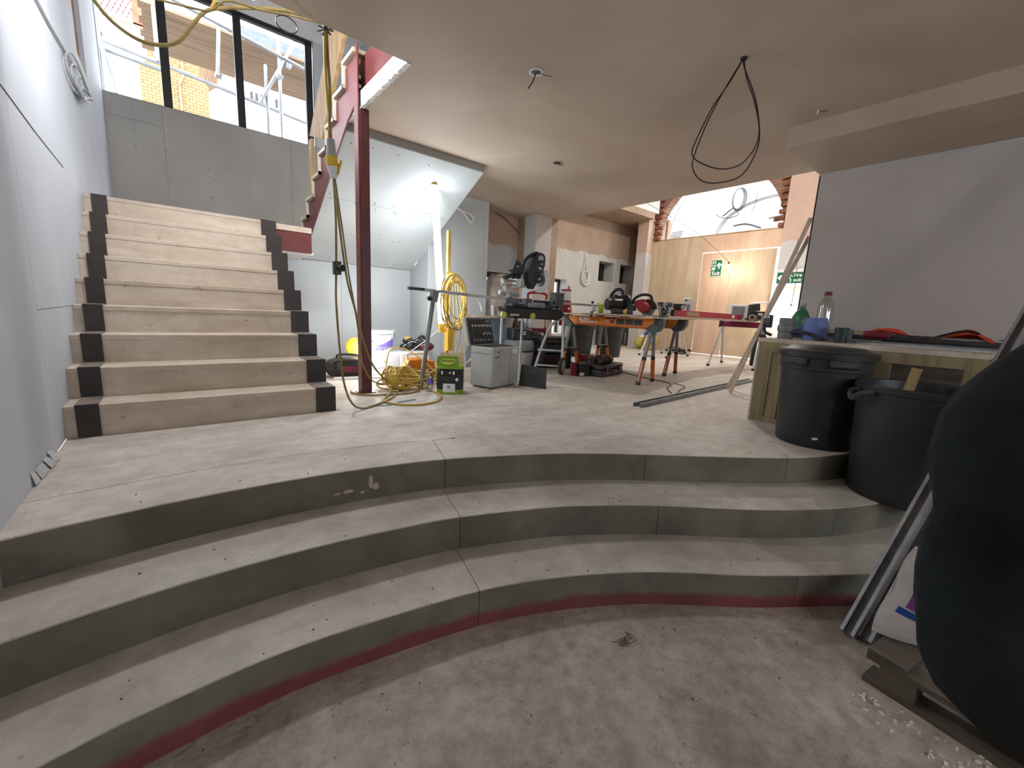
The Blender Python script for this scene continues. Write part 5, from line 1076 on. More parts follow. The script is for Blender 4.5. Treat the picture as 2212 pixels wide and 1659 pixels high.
MB().box((0, 0.09, 0.36), (0.95, 0.02, 0.72), (-0.12, 0, 0)).build('sheet', 'charcoal', ds, smooth=False); MB().box((0.52, 0.06, 0.5), (0.05, 0.03, 1.0), (-0.10, 0, 0)).build('batten', 'timber_grey', ds)
bottle('water_bottle', 'clear water bottle standing on the floor by the far lobby wall', (9.62, 6.88, 0), 0.33, 0.055, 'white_plastic')
yb = thing('shopping_bag', 'yellow green knotted carrier bag on the lobby floor', 'bag', (9.15, 6.05, 0))
MB().ball((0, 0, 0.15), (0.20, 0.16, 0.15)).build('sack', 'yellowgreen_bag', yb); MB().tube(crom([(-0.14, -0.12, 0.2), (-0.05, -0.15, 0.28), (0.05, -0.14, 0.25), (0.14, -0.10, 0.18)], 6), 0.018, 6).build('band', 'orange', yb); MB().ball((0.03, 0, 0.30), (0.10, 0.08, 0.05)).build('knot', 'paper_white', yb)
tb2 = thing('paper_bag', 'tan paper bag with blue top and dark lettering on the lobby floor', 'bag', (9.0, 5.72, 0), -0.8)
MB().prism([(-0.15, 0), (0.15, 0), (0.17, 0.30), (0.12, 0.38), (-0.12, 0.38), (-0.16, 0.28)], -0.08, 0.08, 'xz').build('sack', 'tan_bag', tb2, bevel=0.03); MB().ball((0.0, 0, 0.38), (0.15, 0.09, 0.10)).build('liner', 'blue_print', tb2); text('lettering', 'DE', 0.12, 'charcoal', tb2, (0, -0.082, 0.17), (math.pi / 2, 0, 0), 0.001)
bh_ = thing('cable_heap', 'black cable heap on the floor at the foot of the plywood hoarding', 'cable', (9.1, 5.0, 0))
for k in range(7): loop(rnd.uniform(-.15, .15), rnd.uniform(-.2, .25), 0.03 + 0.012 * k, 0.16, 0.12, rnd.uniform(-.15, .15), k, k, 0.014, 'black_cable', 'loop', bh_)
fc = thing('floor_cable', 'thin dark cable trailing across the floor between the trestles and the leaning battens', 'cable', (4.6, 2.5, 0))
cable([(4.95, 3.55, 0.006), (4.75, 3.1, 0.006), (4.70, 2.7, 0.006), (4.55, 2.55, 0.006), (4.30, 2.45, 0.006), (4.05, 2.25, 0.006)], 0.005, 'black_cable', fc, org=(4.6, 2.5, 0))
cable([(4.72, 2.6, 0.006), (4.6, 2.4, 0.006), (4.35, 2.32, 0.006), (4.1, 2.22, 0.006)], 0.004, 'black_cable', fc, org=(4.6, 2.5, 0))
# ================================================================== TRESTLES AND WORK TABLE
RH = math.atan2(-0.982, 0.187)
def make_horse(label, loc):
    t = thing('saw_horse', label, 'saw horse', loc, RH)
    bm = MB().prism([(-0.60, 0.765), (0.60, 0.765), (0.60, 0.735), (0.49, 0.645), (-0.49, 0.645), (-0.60, 0.735)], -0.045, 0.045, 'xz').build('beam', 'horse_orange', t, bevel=0.004)
    MB().bb((-0.5, -0.05, 0.652), (0.5, -0.044, 0.664)).build('beam_lip', 'leg_orange', bm, smooth=False)
    text('lettering', 'BORA', 0.062, 'white_ink', bm, (-0.345, -0.0462, 0.728), (math.pi / 2, 0, 0), 0.0004, 1.0, 0.0012)
    text('lettering', 'SPEEDHORSE XT', 0.036, 'white_ink', bm, (-0.275, -0.0462, 0.690), (math.pi / 2, 0, 0), 0.0004, 1.0, 0.0006)
    MB().bb((-0.05, -0.0465, 0.738), (0.10, -0.0455, 0.760)).build('red_tab', 'red_dark', bm, smooth=False)
    for k in range(3): MB().bb((0.11 + 0.115 * k, -0.0465, 0.682), (0.215 + 0.115 * k, -0.0455, 0.752)).build('photo_panel', 'charcoal', bm, smooth=False)
    for k in range(2): MB().bb((-0.04 + 0.07 * k, -0.0465, 0.69), (0.005 + 0.07 * k, -0.0455, 0.728)).build('pictogram', 'cardboard' if k == 0 else 'red_dark', bm, smooth=False)
    for s in (-1, 1):
        e = MB().prism([(s * 0.50, 0.64), (s * 0.59, 0.73), (s * 0.59, 0.775), (s * 0.69, 0.775), (s * 0.69, 0.70), (s * 0.645, 0.63), (s * 0.56, 0.60)], -0.065, 0.065, 'xz').build('end_bracket', 'slate', t, bevel=0.008)
        MB().bb((s * 0.62 - 0.02, -0.068, 0.70), (s * 0.62 + 0.02, -0.064, 0.765)).build('slot', 'black_plastic', e, smooth=False)
        MB().beam((s * 0.52, -0.047, 0.72), (s * 0.555, -0.047, 0.70), 0.002, 0.008).build('bolt_mark', 'yellow', bm)
        for q in (-1, 1):
            a = Vector((s * 0.56, q * 0.045, 0.63)); b = Vector((s * 0.535, q * 0.22, 0.0)); m_ = a.lerp(b, 0.52)
            lg = MB().beam(a, m_, 0.038, 0.030).build('leg', 'grey_mid', t, bevel=0.004)
            MB().beam(m_ - (b - a) * 0.03, b + (a - b) * 0.05, 0.044, 0.034).build('lower_leg', 'leg_orange', lg, bevel=0.004)
            MB().beam(b + (a - b) * 0.06, b, 0.050, 0.042).build('rubber_foot', 'black_plastic', lg, bevel=0.004)
            MB().ball(m_, (0.028, 0.028, 0.03)).build('lock_knob', 'black_plastic', lg)
            if q < 0:
                for k in range(8):
                    c = m_.lerp(b, 0.15 + 0.095 * k); MB().box(c + Vector((0, -0.018, 0.006)), (0.012, 0.003, 0.022)).build('height_slot', 'white_plastic', lg, smooth=False)
        MB().beam((s * 0.545, -0.13, 0.33), (s * 0.545, 0.13, 0.33), 0.012, 0.012).build('spreader', 'grey_mid', t)
    return t
make_horse('orange saw horse with white BORA lettering nearest the steps', (4.29, 3.32, 0))
make_horse('orange saw horse standing behind the lettered one under the same board', (5.32, 3.60, 0))
tp = thing('work_board', 'thin plywood board laid across the two orange saw horses', 'board', (4.29, 3.32, 0.776), RH)
MB().bb((-0.70, -0.13, 0), (0.66, 1.25, 0.016)).build('sheet', 'timber_pale', tp, smooth=False); MB().bb((-0.30, -0.20, 0.0161), (0.50, 0.10, 0.026)).build('offcut', 'timber_pale', tp, smooth=False)
lp = thing('long_plank', 'pale plank bridging from the work board to the red trestle', 'board', (6.5, 3.12, 0.793), 0.03)
MB().bb((-1.55, -0.16, 0), (1.55, 0.18, 0.022)).build('plank', 'timber_pale', lp, smooth=False)
lv = thing('spirit_level', 'long red spirit level lying along the pale plank', 'spirit level', (6.35, 3.06, 0.816), 0.0)
MB().box((0, 0, 0.045), (2.1, 0.045, 0.085)).build('bar', 'red_level', lv, bevel=0.004)
MB().box((-0.55, -0.024, 0.045), (0.35, 0.004, 0.055)).build('faded_panel', 'cardboard', lv, smooth=False); MB().box((0.75, -0.024, 0.045), (0.10, 0.004, 0.05)).build('vial_window', 'white_plastic', lv, smooth=False); MB().cyl((0.95, -0.026, 0.045), (0.95, -0.02, 0.045), 0.02, n=12).build('hang_hole', 'black_plastic', lv)
for x in (-1.06, 1.06): MB().box((x, 0, 0.045), (0.03, 0.05, 0.09)).build('end_cap', 'black_plastic', lv, bevel=0.003)
# tools on the board
def circ_saw(name, label, loc, rz, body, guard, s=1.0):
    t = thing(name, label, 'power tool', loc, rz)
    MB().box((0, 0, 0.006), (0.30 * s, 0.16 * s, 0.006)).build('base_plate', 'grey_mid', t)
    MB().cyl((-0.02 * s, -0.09 * s, 0.10 * s), (-0.02 * s, -0.075 * s, 0.10 * s), 0.105 * s, n=26).build('blade', 'galvanised', t)
    hs = [(-0.02 + 0.125 * math.cos(a), 0.10 + 0.125 * math.sin(a)) for a in [math.radians(-5 + 10 * k) for k in range(20)]] 
    MB().prism([(p[0] * s, p[1] * s) for p in hs], -0.07 * s, -0.10 * s, 'xz').build('blade_guard', guard, t, bevel=0.006)
    MB().cyl((0.0, -0.07 * s, 0.11 * s), (0.0, 0.14 * s, 0.11 * s), 0.072 * s, 0.064 * s, n=20).build('motor', body, t)
    MB().box((0.06 * s, 0.0, 0.16 * s), (0.16 * s, 0.10 * s, 0.10 * s), (0, 0.2, 0)).build('housing', body, t, bevel=0.02)
    MB().tube(crom([(-0.09 * s, 0, 0.20 * s), (-0.06 * s, 0, 0.27 * s), (0.06 * s, 0, 0.275 * s), (0.15 * s, 0, 0.22 * s), (0.17 * s, 0, 0.15 * s)], 6), 0.019 * s, 9).build('handle', 'black_plastic', t)
    MB().box((0.17 * s, 0, 0.10 * s), (0.10 * s, 0.08 * s, 0.08 * s)).build('battery', 'charcoal', t, bevel=0.008)
    return t
circ_saw('circular_saw', 'black circular saw with lime accents on the work board', (4.55, 3.42, 0.802), 1.2, 'black_plastic', 'charcoal', 1.15)
circ_saw('circular_saw', 'red circular saw lying beside the black one on the work board', (4.62, 3.06, 0.802), 1.9, 'red_tool', 'dusty_black', 0.92)
lm = thing('tape_measure', 'lime green tape case leaning on the black circular saw', 'tool', (4.50, 3.66, 0.802), 0.6)
MB().lathe([(0.02, -0.03), (0.07, -0.028), (0.07, 0.028), (0.02, 0.03)], (0, 0, 0.075), 20, axis=Euler((math.radians(85), 0, 0.3)).to_matrix()).build('case', 'lime', lm); MB().tube([(0.13 * math.cos(a), 0.03, 0.02 + 0.20 * math.sin(a)) for a in [1.2 + 0.16 * k for k in range(9)]], 0.007, 6).build('tape', 'white_plastic', lm)
sw = thing('hand_tool', 'dark multi tool lying at the front edge of the work board', 'power tool', (4.23, 3.14, 0.803), RH)
MB().cyl((-0.10, 0, 0.035), (0.06, 0, 0.03), 0.035, 0.03, n=14).build('body', 'dusty_black', sw); MB().cyl((0.06, 0, 0.03), (0.10, 0, 0.03), 0.034, n=14).build('nose', 'yellow_pole', sw); MB().box((0.13, 0.0, 0.028), (0.07, 0.025, 0.05)).build('head', 'charcoal', sw, bevel=0.006)
ft = thing('foil_tub', 'crumpled foil lined tub full of dark scraps on the work board', 'tub', (4.95, 2.98, 0.802))
mb = MB(); v = []; rr = random.Random(3)
for j, (r, z) in enumerate(((0.055, 0), (0.075, 0.06), (0.09, 0.12), (0.10, 0.17))):
    for k in range(20): v.append((r * (1 + rr.uniform(-.08, .08)) * math.cos(2 * math.pi * k / 20), r * (1 + rr.uniform(-.08, .08)) * math.sin(2 * math.pi * k / 20), z + rr.uniform(0, 0.012)))
mb.add(v, [(j * 20 + k, j * 20 + (k + 1) % 20, (j + 1) * 20 + (k + 1) % 20, (j + 1) * 20 + k) for j in range(3) for k in range(20)] + [tuple(range(19, -1, -1))]).build('foil', 'silver_foil', ft)
for k in range(7): MB().ball((0.06 * math.cos(k), 0.06 * math.sin(k), 0.165), 0.022).build('scrap', 'charcoal', ft)
bw = thing('mixing_bowl', 'small black mixing bowl with plaster splashes on the red level', 'bowl', (5.42, 3.06, 0.904))
MB().lathe([(0.045, 0.0), (0.075, 0.025), (0.098, 0.075), (0.104, 0.08), (0.092, 0.074), (0.068, 0.028), (0.03, 0.008)], (0, 0, 0), 26).build('bowl', 'charcoal', bw); MB().box((-0.03, -0.078, 0.045), (0.03, 0.012, 0.05), (0.5, 0.3, 0)).build('plaster_splash', 'paper_white', bw); MB().lathe([(0.0, 0.055), (0.08, 0.055)], (0, 0, 0), 20, True).build('contents', 'dusty_black', bw)
wt = thing('filler_tub', 'white round topped plastic pack standing on the pale plank', 'pack', (6.05, 3.27, 0.816), -0.9)
MB().prism([(-0.075, 0), (0.075, 0), (0.075, 0.24), (0.055, 0.275), (0.0, 0.285), (-0.055, 0.275), (-0.075, 0.24)], -0.035, 0.035, 'xz').build('pack', 'white_plastic', wt, bevel=0.01); MB().bb((-0.02, -0.037, 0.03), (0.03, -0.0355, 0.19)).build('window', 'panel_blue_grey', wt, smooth=False); MB().bb((-0.05, -0.037, 0.235), (-0.015, -0.0355, 0.255)).build('print_mark', 'charcoal', wt, smooth=False)
# red trestle
def trestle(label, loc, rz, railm, legm, L_=0.62, H=0.74, spread=0.42):
    t = thing('trestle', label, 'trestle', loc, rz)
    MB().box((0, 0, H - 0.05), (L_, 0.07, 0.10)).build('rail', railm, t, bevel=0.01)
    for s in (-1, 1):
        MB().box((s * L_ / 2, 0, H - 0.055), (0.06, 0.10, 0.12)).build('end_block', 'black_plastic', t, bevel=0.01)
        for q in (-1, 1):
            l = MB().tube([(s * (L_ / 2 - 0.02), q * 0.03, H - 0.10), (s * (L_ / 2 + 0.02), q * spread, 0.02)], 0.018, 9).build('leg', legm, t); MB().ball((s * (L_ / 2 + 0.02), q * spread, 0.022), (0.03, 0.03, 0.022)).build('foot', 'black_plastic', l)
        MB().tube([(s * L_ / 2, -0.22, 0.36), (s * L_ / 2, 0.22, 0.36)], 0.008, 7).build('spreader', legm, t)
    return t
trestle('maroon railed trestle with silver legs holding the end of the pale plank', (7.75, 3.15, 0), RH, 'magenta_rail', 'aluminium', 0.66, 0.79, 0.46)
trestle('silver legged trestle standing behind the orange saw horses', (8.05, 4.75, 0), RH - 0.1, 'grey_mid', 'aluminium', 0.55, 0.80, 0.50)
bx_ = thing('white_case', 'white and grey case standing on the maroon trestle plank', 'case', (7.72, 3.22, 0.816), -0.9)
MB().bb((-0.14, -0.04, 0), (0.14, 0.06, 0.26)).build('case', 'white_plastic', bx_, bevel=0.01); MB().bb((-0.12, -0.044, 0.02), (0.08, -0.0405, 0.23)).build('panel', 'grey_mid', bx_, smooth=False)
rd = thing('site_radio', 'dark box shaped charger stack with open lid on the maroon trestle', 'power tool', (7.85, 2.98, 0.816), -0.9)
MB().bb((-0.13, -0.09, 0), (0.13, 0.09, 0.16)).build('body', 'black_plastic', rd, bevel=0.01); MB().box((-0.05, 0, 0.22), (0.16, 0.13, 0.12), (0, -0.15, 0)).build('upper_pack', 'charcoal', rd, bevel=0.01); MB().box((0.02, 0.0, 0.31), (0.26, 0.14, 0.008), (0.15, -0.1, 0)).build('lid', 'white_plastic', rd); MB().bb((0.0, -0.092, 0.09), (0.07, -0.0905, 0.13)).build('label_patch', 'white_plastic', rd, smooth=False)
MB().box((0.20, 0.0, 0.06), (0.12, 0.10, 0.10)).build('side_pack', 'charcoal', rd, bevel=0.01)
cl_ = thing('clamp', 'row of metal clamps lying at the end of the red level', 'clamp', (7.62, 3.0, 0.816), RH)
for k in range(3): MB().lathe([(0.035, -0.012), (0.05, -0.012), (0.05, 0.012), (0.035, 0.012), (0.035, -0.012)], (0.06 + 0.10 * k, -0.05, 0.05), 16, True, axis=Euler((math.pi / 2, 0, 0)).to_matrix()).build('ring', 'cardboard' if k == 0 else 'grey_mid', cl_)
MB().beam((-0.05, -0.05, 0.02), (0.36, -0.05, 0.04), 0.02, 0.03).build('bar', 'steel_maroon_dark', cl_)
bgx = thing('black_sack', 'slim black bag hanging from the maroon trestle', 'bag', (7.72, 2.82, 0.05), -0.9)
MB().prism([(-0.10, 0), (0.12, 0), (0.14, 0.35), (0.08, 0.55), (-0.02, 0.56), (-0.09, 0.36)], -0.05, 0.05, 'xz').build('sack', 'black_plastic', bgx, bevel=0.03); MB().tube(crom([(-0.01, 0, 0.54), (0.0, 0, 0.64), (0.05, 0, 0.67), (0.08, 0, 0.54)], 6), 0.014, 7).build('strap', 'black_plastic', bgx)

# ================================================================== LEANING BATTENS, CHANNEL
for i, (a, b, lb) in enumerate((((5.02, 2.10, 0.0), (4.80, 1.452, 1.62), 'pale batten leaning on the end of the right wall'), ((4.72, 1.94, 0.0), (4.755, 1.452, 1.78), 'longer pale batten crossing the first on the wall end'))):
    t = thing('leaning_batten', lb, 'batten', a)
    d = Vector(b) - Vector(a); MB().beam((0, 0, 0.012), d, 0.030, 0.024, up=(1, 0, 0)).build('batten', 'timber_pale', t, smooth=False)
    MB().beam(Vector((0.0162, 0.0, 0.02)), d + Vector((0.0162, 0, 0)), 0.002, 0.024, up=(0, 1, 0)).build('dark_edge', 'timber_grey', t, smooth=False)
cn = thing('metal_stud', 'galvanised steel stud channel lying on the plywood floor', 'metal stud', (3.13, 2.05, 0), math.atan2(0.18, 2.9))
mb = MB(); LN = 2.95; w_, h_ = 0.072, 0.036
MB().bb((0, -w_ / 2, 0), (LN, w_ / 2, 0.0015)).build('web', 'galvanised', cn, smooth=False)
for s in (-1, 1):
    MB().bb((0, s * w_ / 2 - 0.0008, 0), (LN, s * w_ / 2 + 0.0008, h_)).build('flange', 'galvanised', cn, smooth=False); MB().bb((0, s * w_ / 2, h_ - 0.0012), (LN, s * (w_ / 2 - 0.014), h_)).build('lip', 'galvanised', cn, smooth=False)

# ================================================================== TIMBER BENCH AND WHAT LIES ON IT
be = thing('timber_bench', 'rough timber framed workbench against the right wall', 'bench', (3.63, 0.1, 0))
MB().bb((0, 0, 0.635), (1.08, 1.235, 0.665)).build('top', 'stair_ply', be, smooth=False)
MB().bb((0.0, 0.0, 0.565), (0.045, 1.215, 0.634)).build('front_rail', 'timber_green', be, smooth=False)
MB().bb((0.0, 1.217, 0.0), (1.05, 1.231, 0.634)).build('end_sheet', 'stair_ply', be, smooth=False)
for y in (1.12, 1.035): MB().bb((0.0 if y > 1.1 else 0.006, y, 0.045), (0.046, y + (0.095 if y > 1.1 else 0.083), 0.564)).build('post', 'timber_green', be, smooth=False)
MB().bb((0.0, 0.93, 0.0), (0.07, 1.216, 0.044)).build('sole_plate', 'timber_green', be, smooth=False)
for y, z in ((0.42, 0.0), (0.0, -0.16)): MB().bb((0.0, y, 0.0 if y > 0.3 else 0.0), (0.046, y + 0.09, 0.564)).build('post', 'timber_green', be, smooth=False)
for y in (1.12, 0.62, 0.05): MB().bb((1.0, y, 0.0), (1.05, y + 0.09, 0.634)).build('back_post', 'timber_green', be, smooth=False)
MB().bb((0.985, 0.0, 0.05), (0.998, 1.216, 0.634)).build('back_shade_sheet', 'timber_grey', be, smooth=False)  # dark sheet added so the space under the bench looks shaded
MB().bb((0.6, 0.55, 0.0), (0.65, 0.64, 0.634)).build('inner_post', 'timber_green', be, smooth=False)
sh = thing('trunking_lengths', 'long grey and dark lengths of trim stacked along the back of the bench', 'trim', (4.2, 0.75, 0.666))
for k, (y0, y1, x, z, m, w2_, h2_) in enumerate(((-0.70, 0.60, 0.18, 0.0, 'charcoal', 0.09, 0.06), (-0.72, 0.62, 0.20, 0.06, 'grey_plastic', 0.07, 0.012), (-0.70, 0.30, 0.02, 0.0, 'slate', 0.08, 0.035), (-0.70, 0.22, -0.02, 0.036, 'dusty_black', 0.05, 0.018), (-0.70, 0.0, -0.18, 0.0, 'galvanised', 0.07, 0.022), (-0.68, 0.02, -0.27, 0.0, 'aluminium', 0.05, 0.012), (0.1, 0.66, 0.32, 0.06, 'timber_x', 0.12, 0.03), (-0.1, 0.28, -0.20, 0.0, 'grey_mid', 0.06, 0.03))):
    MB().bb((x - w2_ / 2, y0 + 0.0, z), (x + w2_ / 2, y1, z + h2_)).build('length', m, sh, smooth=False)
rt = thing('red_hand_tool', 'dusty red handled cutter lying on the trim on the bench', 'tool', (4.0, 0.68, 0.703), math.pi / 2 + 0.05)
MB().box((0, 0, 0.035), (0.16, 0.06, 0.05)).build('grip', 'red_dark', rt, bevel=0.015); MB().box((-0.20, 0, 0.03), (0.26, 0.03, 0.025)).build('shaft', 'dusty_black', rt, bevel=0.006); MB().box((-0.02, -0.034, 0.03), (0.03, 0.008, 0.02)).build('badge', 'white_plastic', rt)
pf = thing('pipe_fitting', 'grey plastic pipe coupling standing at the bench end', 'pipe fitting', (3.90, 1.235, 0.666))
MB().lathe([(0.056, 0.0), (0.056, 0.055), (0.064, 0.06), (0.064, 0.105), (0.057, 0.11), (0.057, 0.165), (0.050, 0.165), (0.049, 0.02)], (0, 0, 0), 30).build('coupling', 'pipe_grey', pf); MB().lathe([(0.0645, 0.08), (0.066, 0.085), (0.0645, 0.09)], (0, 0, 0), 30, True).build('ridge', 'grey_mid', pf)
bl = thing('rubber_bucket', 'blue flexible jug shaped bucket standing on the bench', 'bucket', (3.95, 1.055, 0.666))
MB().lathe([(0.078, 0.0), (0.086, 0.10), (0.074, 0.175), (0.069, 0.175), (0.08, 0.1), (0.07, 0.01)], (0, 0, 0), 30).build('body', 'blue_rubber', bl); MB().add([(-0.03, 0.075, 0.12), (-0.05, 0.165, 0.03), (-0.04, 0.16, 0.015), (-0.02, 0.075, 0.03), (0.01, 0.078, 0.12), (-0.01, 0.168, 0.03), (0.0, 0.163, 0.015), (0.02, 0.078, 0.03)], [(0, 1, 2, 3), (7, 6, 5, 4), (0, 4, 5, 1), (1, 5, 6, 2), (2, 6, 7, 3), (3, 7, 4, 0)]).build('spout', 'blue_rubber', bl)
MB().tube(crom([(-0.08, 0.14, 0.055), (-0.10, 0.05, 0.06), (-0.105, -0.03, 0.04), (-0.12, -0.10, 0.012)], 6), 0.012, 7).build('strap', 'black_plastic', bl)
bt = thing('milk_bottle', 'clear empty plastic bottle with red cap behind the blue bucket', 'bottle', (4.28, 1.09, 0.73))
MB().lathe([(0.056, 0.0), (0.058, 0.02), (0.058, 0.20), (0.05, 0.25), (0.026, 0.295), (0.024, 0.31)], (0, 0, 0), 20).build('body', 'bottle_clear', bt); MB().cyl((0, 0, 0.305), (0, 0, 0.335), 0.027, n=14).build('cap', 'red_dark', bt)
gb = thing('green_bottle', 'squat green bottle with pale cap standing on the bench back', 'bottle', (4.32, 1.27, 0.757))
MB().lathe([(0.066, 0.0), (0.070, 0.02), (0.068, 0.09), (0.045, 0.14), (0.022, 0.165), (0.021, 0.19)], (0, 0, 0), 22).build('body', 'green_glass', gb); MB().cyl((0, 0, 0.188), (0, 0, 0.212), 0.024, n=14).build('cap', 'grey_plastic', gb)
gcup = thing('junction_box', 'dark green plastic sleeve standing on the bench front', 'pipe fitting', (3.84, 0.855, 0.666))
MB().lathe([(0.040, 0.0), (0.046, 0.11), (0.040, 0.11), (0.035, 0.01)], (0, 0, 0), 22).build('sleeve', 'dark_green', gcup); MB().box((0, -0.05, 0.055), (0.05, 0.03, 0.09)).build('lug', 'slate', gcup, bevel=0.006)
bkp = thing('black_strap_tool', 'dark bent strap hanging over the bench edge', 'strap', (3.86, 1.345, 0.666))
MB().tube(crom([(0.0, -0.02, 0.02), (-0.03, 0.03, 0.05), (0.02, 0.05, 0.10)], 6), 0.012, 7).build('strap', 'charcoal', bkp); MB().box((0.05, 0.04, 0.12), (0.06, 0.06, 0.08)).build('buckle', 'slate', bkp, bevel=0.008)
def cloth(name, label, loc, rz, pts, w, m, trim=None):
    t = thing(name, label, 'clothing', loc, rz); v = []; n1 = len(pts)
    for j in range(5):
        for k, (x, z) in enumerate(pts): v.append((x, -w / 2 + w * j / 4 + 0.02 * math.sin(k * 1.7 + j), max(0.0, z * (1 - 0.22 * abs(j - 1.5)) + 0.012 * math.sin(k * 2.1 + j * 1.3))))
    o = MB().add(v, [(j * n1 + k, j * n1 + k + 1, (j + 1) * n1 + k + 1, (j + 1) * n1 + k) for j in range(4) for k in range(n1 - 1)]).build('fabric', m, t)
    o.modifiers.new('thick', 'SOLIDIFY').thickness = 0.012
    s_ = o.modifiers.new('sub', 'SUBSURF'); s_.levels = 2; s_.render_levels = 2
    if trim: MB().tube(crom([(p[0], -w / 2 - 0.005, p[1] * 0.70 + 0.01) for p in pts[:-2]], 4), 0.009, 6).build('piping', trim, t)
    return t
cloth('hi_vis_vest', 'orange red vest crumpled on the bench against the wall', (4.42, 0.245, 0.69), math.pi / 2 + math.pi, [(-0.22, 0.02), (-0.14, 0.07), (-0.06, 0.12), (0.0, 0.135), (0.05, 0.11), (0.12, 0.05), (0.2, 0.0)], 0.22, 'orange_cloth', 'black_plastic')
cloth('red_jacket', 'dark red cloth folded beside the orange vest on the bench', (4.46, 0.10, 0.68), -math.pi / 2, [(-0.12, 0.02), (-0.05, 0.06), (0.03, 0.085), (0.09, 0.09), (0.14, 0.04), (0.17, 0.0)], 0.18, 'red_cloth', None)
cloth('orange_rag', 'small orange rag hanging behind the trim on the bench', (4.46, 0.70, 0.72), -math.pi / 2, [(-0.10, 0.05), (-0.05, 0.08), (0.02, 0.085), (0.08, 0.06), (0.16, 0.01)], 0.12, 'orange_cloth', None)

# ================================================================== BINS
b1 = thing('dust_bin', 'tall ribbed black dustbin with clip lid beside the bench', 'bin', (3.335, 0.80, 0.0))
n_ = 48; v = []; prof = [(0.205, 0.0), (0.212, 0.015), (0.228, 0.28), (0.240, 0.50), (0.252, 0.505), (0.254, 0.575), (0.262, 0.58), (0.262, 0.60)]
mb = MB()
for r, z in prof:
    for k in range(n_):
        rib = 0.004 if (k % 4 == 0 and 0.03 < z < 0.49) else 0.0; v.append(((r + rib) * math.cos(2 * math.pi * k / n_), (r + rib) * math.sin(2 * math.pi * k / n_), z))
mb.add(v, [(i * n_ + k, i * n_ + (k + 1) % n_, (i + 1) * n_ + (k + 1) % n_, (i + 1) * n_ + k) for i in range(len(prof) - 1) for k in range(n_)] + [tuple(range(n_ - 1, -1, -1))]).build('tub', 'bin_black', b1)
ld = MB().lathe([(0.268, 0.585), (0.270, 0.615), (0.262, 0.625), (0.22, 0.632), (0.20, 0.648), (0.08, 0.655), (0.0, 0.656)], (0, 0, 0), 40).build('lid', 'bin_black', b1)
for a in (2.75, 3.75):
    c = Vector((math.cos(a) * 0.262, math.sin(a) * 0.262, 0.555)); h = MB().box(c, (0.03, 0.15, 0.05), (0, 0, a)).build('handle', 'bin_black', b1, bevel=0.008); MB().box(c + Vector((math.cos(a) * 0.012, math.sin(a) * 0.012, -0.002)), (0.012, 0.12, 0.026), (0, 0, a)).build('recess', 'charcoal', h, bevel=0.004)
c = Vector((math.cos(3.45) * 0.218, math.sin(3.45) * 0.218, 0.07)); MB().box(c, (0.004, 0.03, 0.014), (0.2, 0, 3.45)).build('paper_scrap', 'white_plastic', b1)
b2 = thing('rubble_tub', 'wide open black tub with a rope handle standing on the curved step', 'bin', (3.20, 0.285, Z1))
MB().lathe([(0.262, 0.0), (0.27, 0.02), (0.268, 0.06), (0.285, 0.35), (0.302, 0.60), (0.312, 0.605), (0.314, 0.63), (0.305, 0.64), (0.296, 0.635), (0.29, 0.60), (0.272, 0.35), (0.258, 0.06), (0.0, 0.05)], (0, 0, 0), 48).build('tub', 'bin_black', b2)
a = 2.35; hx, hy = math.cos(a), math.sin(a)
MB().tube(crom([(hx * 0.30 - hy * 0.05, hy * 0.30 + hx * 0.05, 0.60), (hx * 0.36 - hy * 0.04, hy * 0.36 + hx * 0.04, 0.59), (hx * 0.375, hy * 0.375, 0.555), (hx * 0.36 + hy * 0.04, hy * 0.36 - hx * 0.04, 0.59), (hx * 0.30 + hy * 0.05, hy * 0.30 - hx * 0.05, 0.60)], 6), 0.016, 8).build('handle', 'charcoal', b2)
st_ = thing('timber_offcut', 'timber offcut standing in the open black tub', 'offcut', (3.30, 0.40, Z1 + 0.052))
MB().box((0, 0, 0.34), (0.03, 0.045, 0.68), (0.12, 0.1, 0)).build('stick', 'timber', st_); 
# ================================================================== STUDS, PALLET, SACK
ss = [((2.10, 0.255, FL + 0.002), (4.22, -0.23, 2.11)), ((2.12, 0.203, FL + 0.002), (4.22, -0.29, 2.11)), ((2.15, 0.152, FL + 0.002), (4.22, -0.35, 2.11))]
for i, (p, q) in enumerate(ss):
    t = thing('leaning_stud', ('outermost bright steel stud leaning over the steps beside the sack', 'middle steel stud leaning between two others over the steps', 'innermost steel stud leaning next to the paper sack')[i], 'metal stud', p)
    d = Vector(q) - Vector(p); x = d.normalized(); y = Vector((0, 0, 1)).cross(x).normalized(); z = x.cross(y)
    for nm, cy_, cz_, w2_, h2_ in (('web', 0, 0, 0.050, 0.0015), ('flange', 0.025, 0.016, 0.0015, 0.034), ('flange', -0.025, 0.016, 0.0015, 0.034), ('lip', 0.019, 0.033, 0.012, 0.0015), ('lip', -0.019, 0.033, 0.012, 0.0015)):
        off = y * cy_ + z * (0.004 + cz_); MB().beam(off, d + off, w2_, h2_).build(nm, 'galvanised', t, smooth=False)
pl = thing('pallet', 'grey weathered timber pallet on the screed floor', 'pallet', (1.87, 0.17, FL), math.radians(-10))
for k in range(5): MB().bb((0.0, -0.105 - 0.235 * k, 0.112), (0.74, -0.0 - 0.235 * k, 0.132)).build('deck_board', 'timber_grey', pl, smooth=False)
for x in (0.0, 0.33, 0.66):
    for y in (-0.10, -0.52, -0.98): MB().bb((x, y - 0.04, 0.022), (x + 0.08, y + 0.06, 0.092)).build('block', 'timber_grey', pl, smooth=False)
    MB().bb((x, -1.04, 0.092), (x + 0.09, -0.0, 0.112)).build('stringer_board', 'timber_grey', pl, smooth=False); MB().bb((x, -1.04, 0.0), (x + 0.09, -0.0, 0.022)).build('skid_board', 'timber_grey', pl, smooth=False)
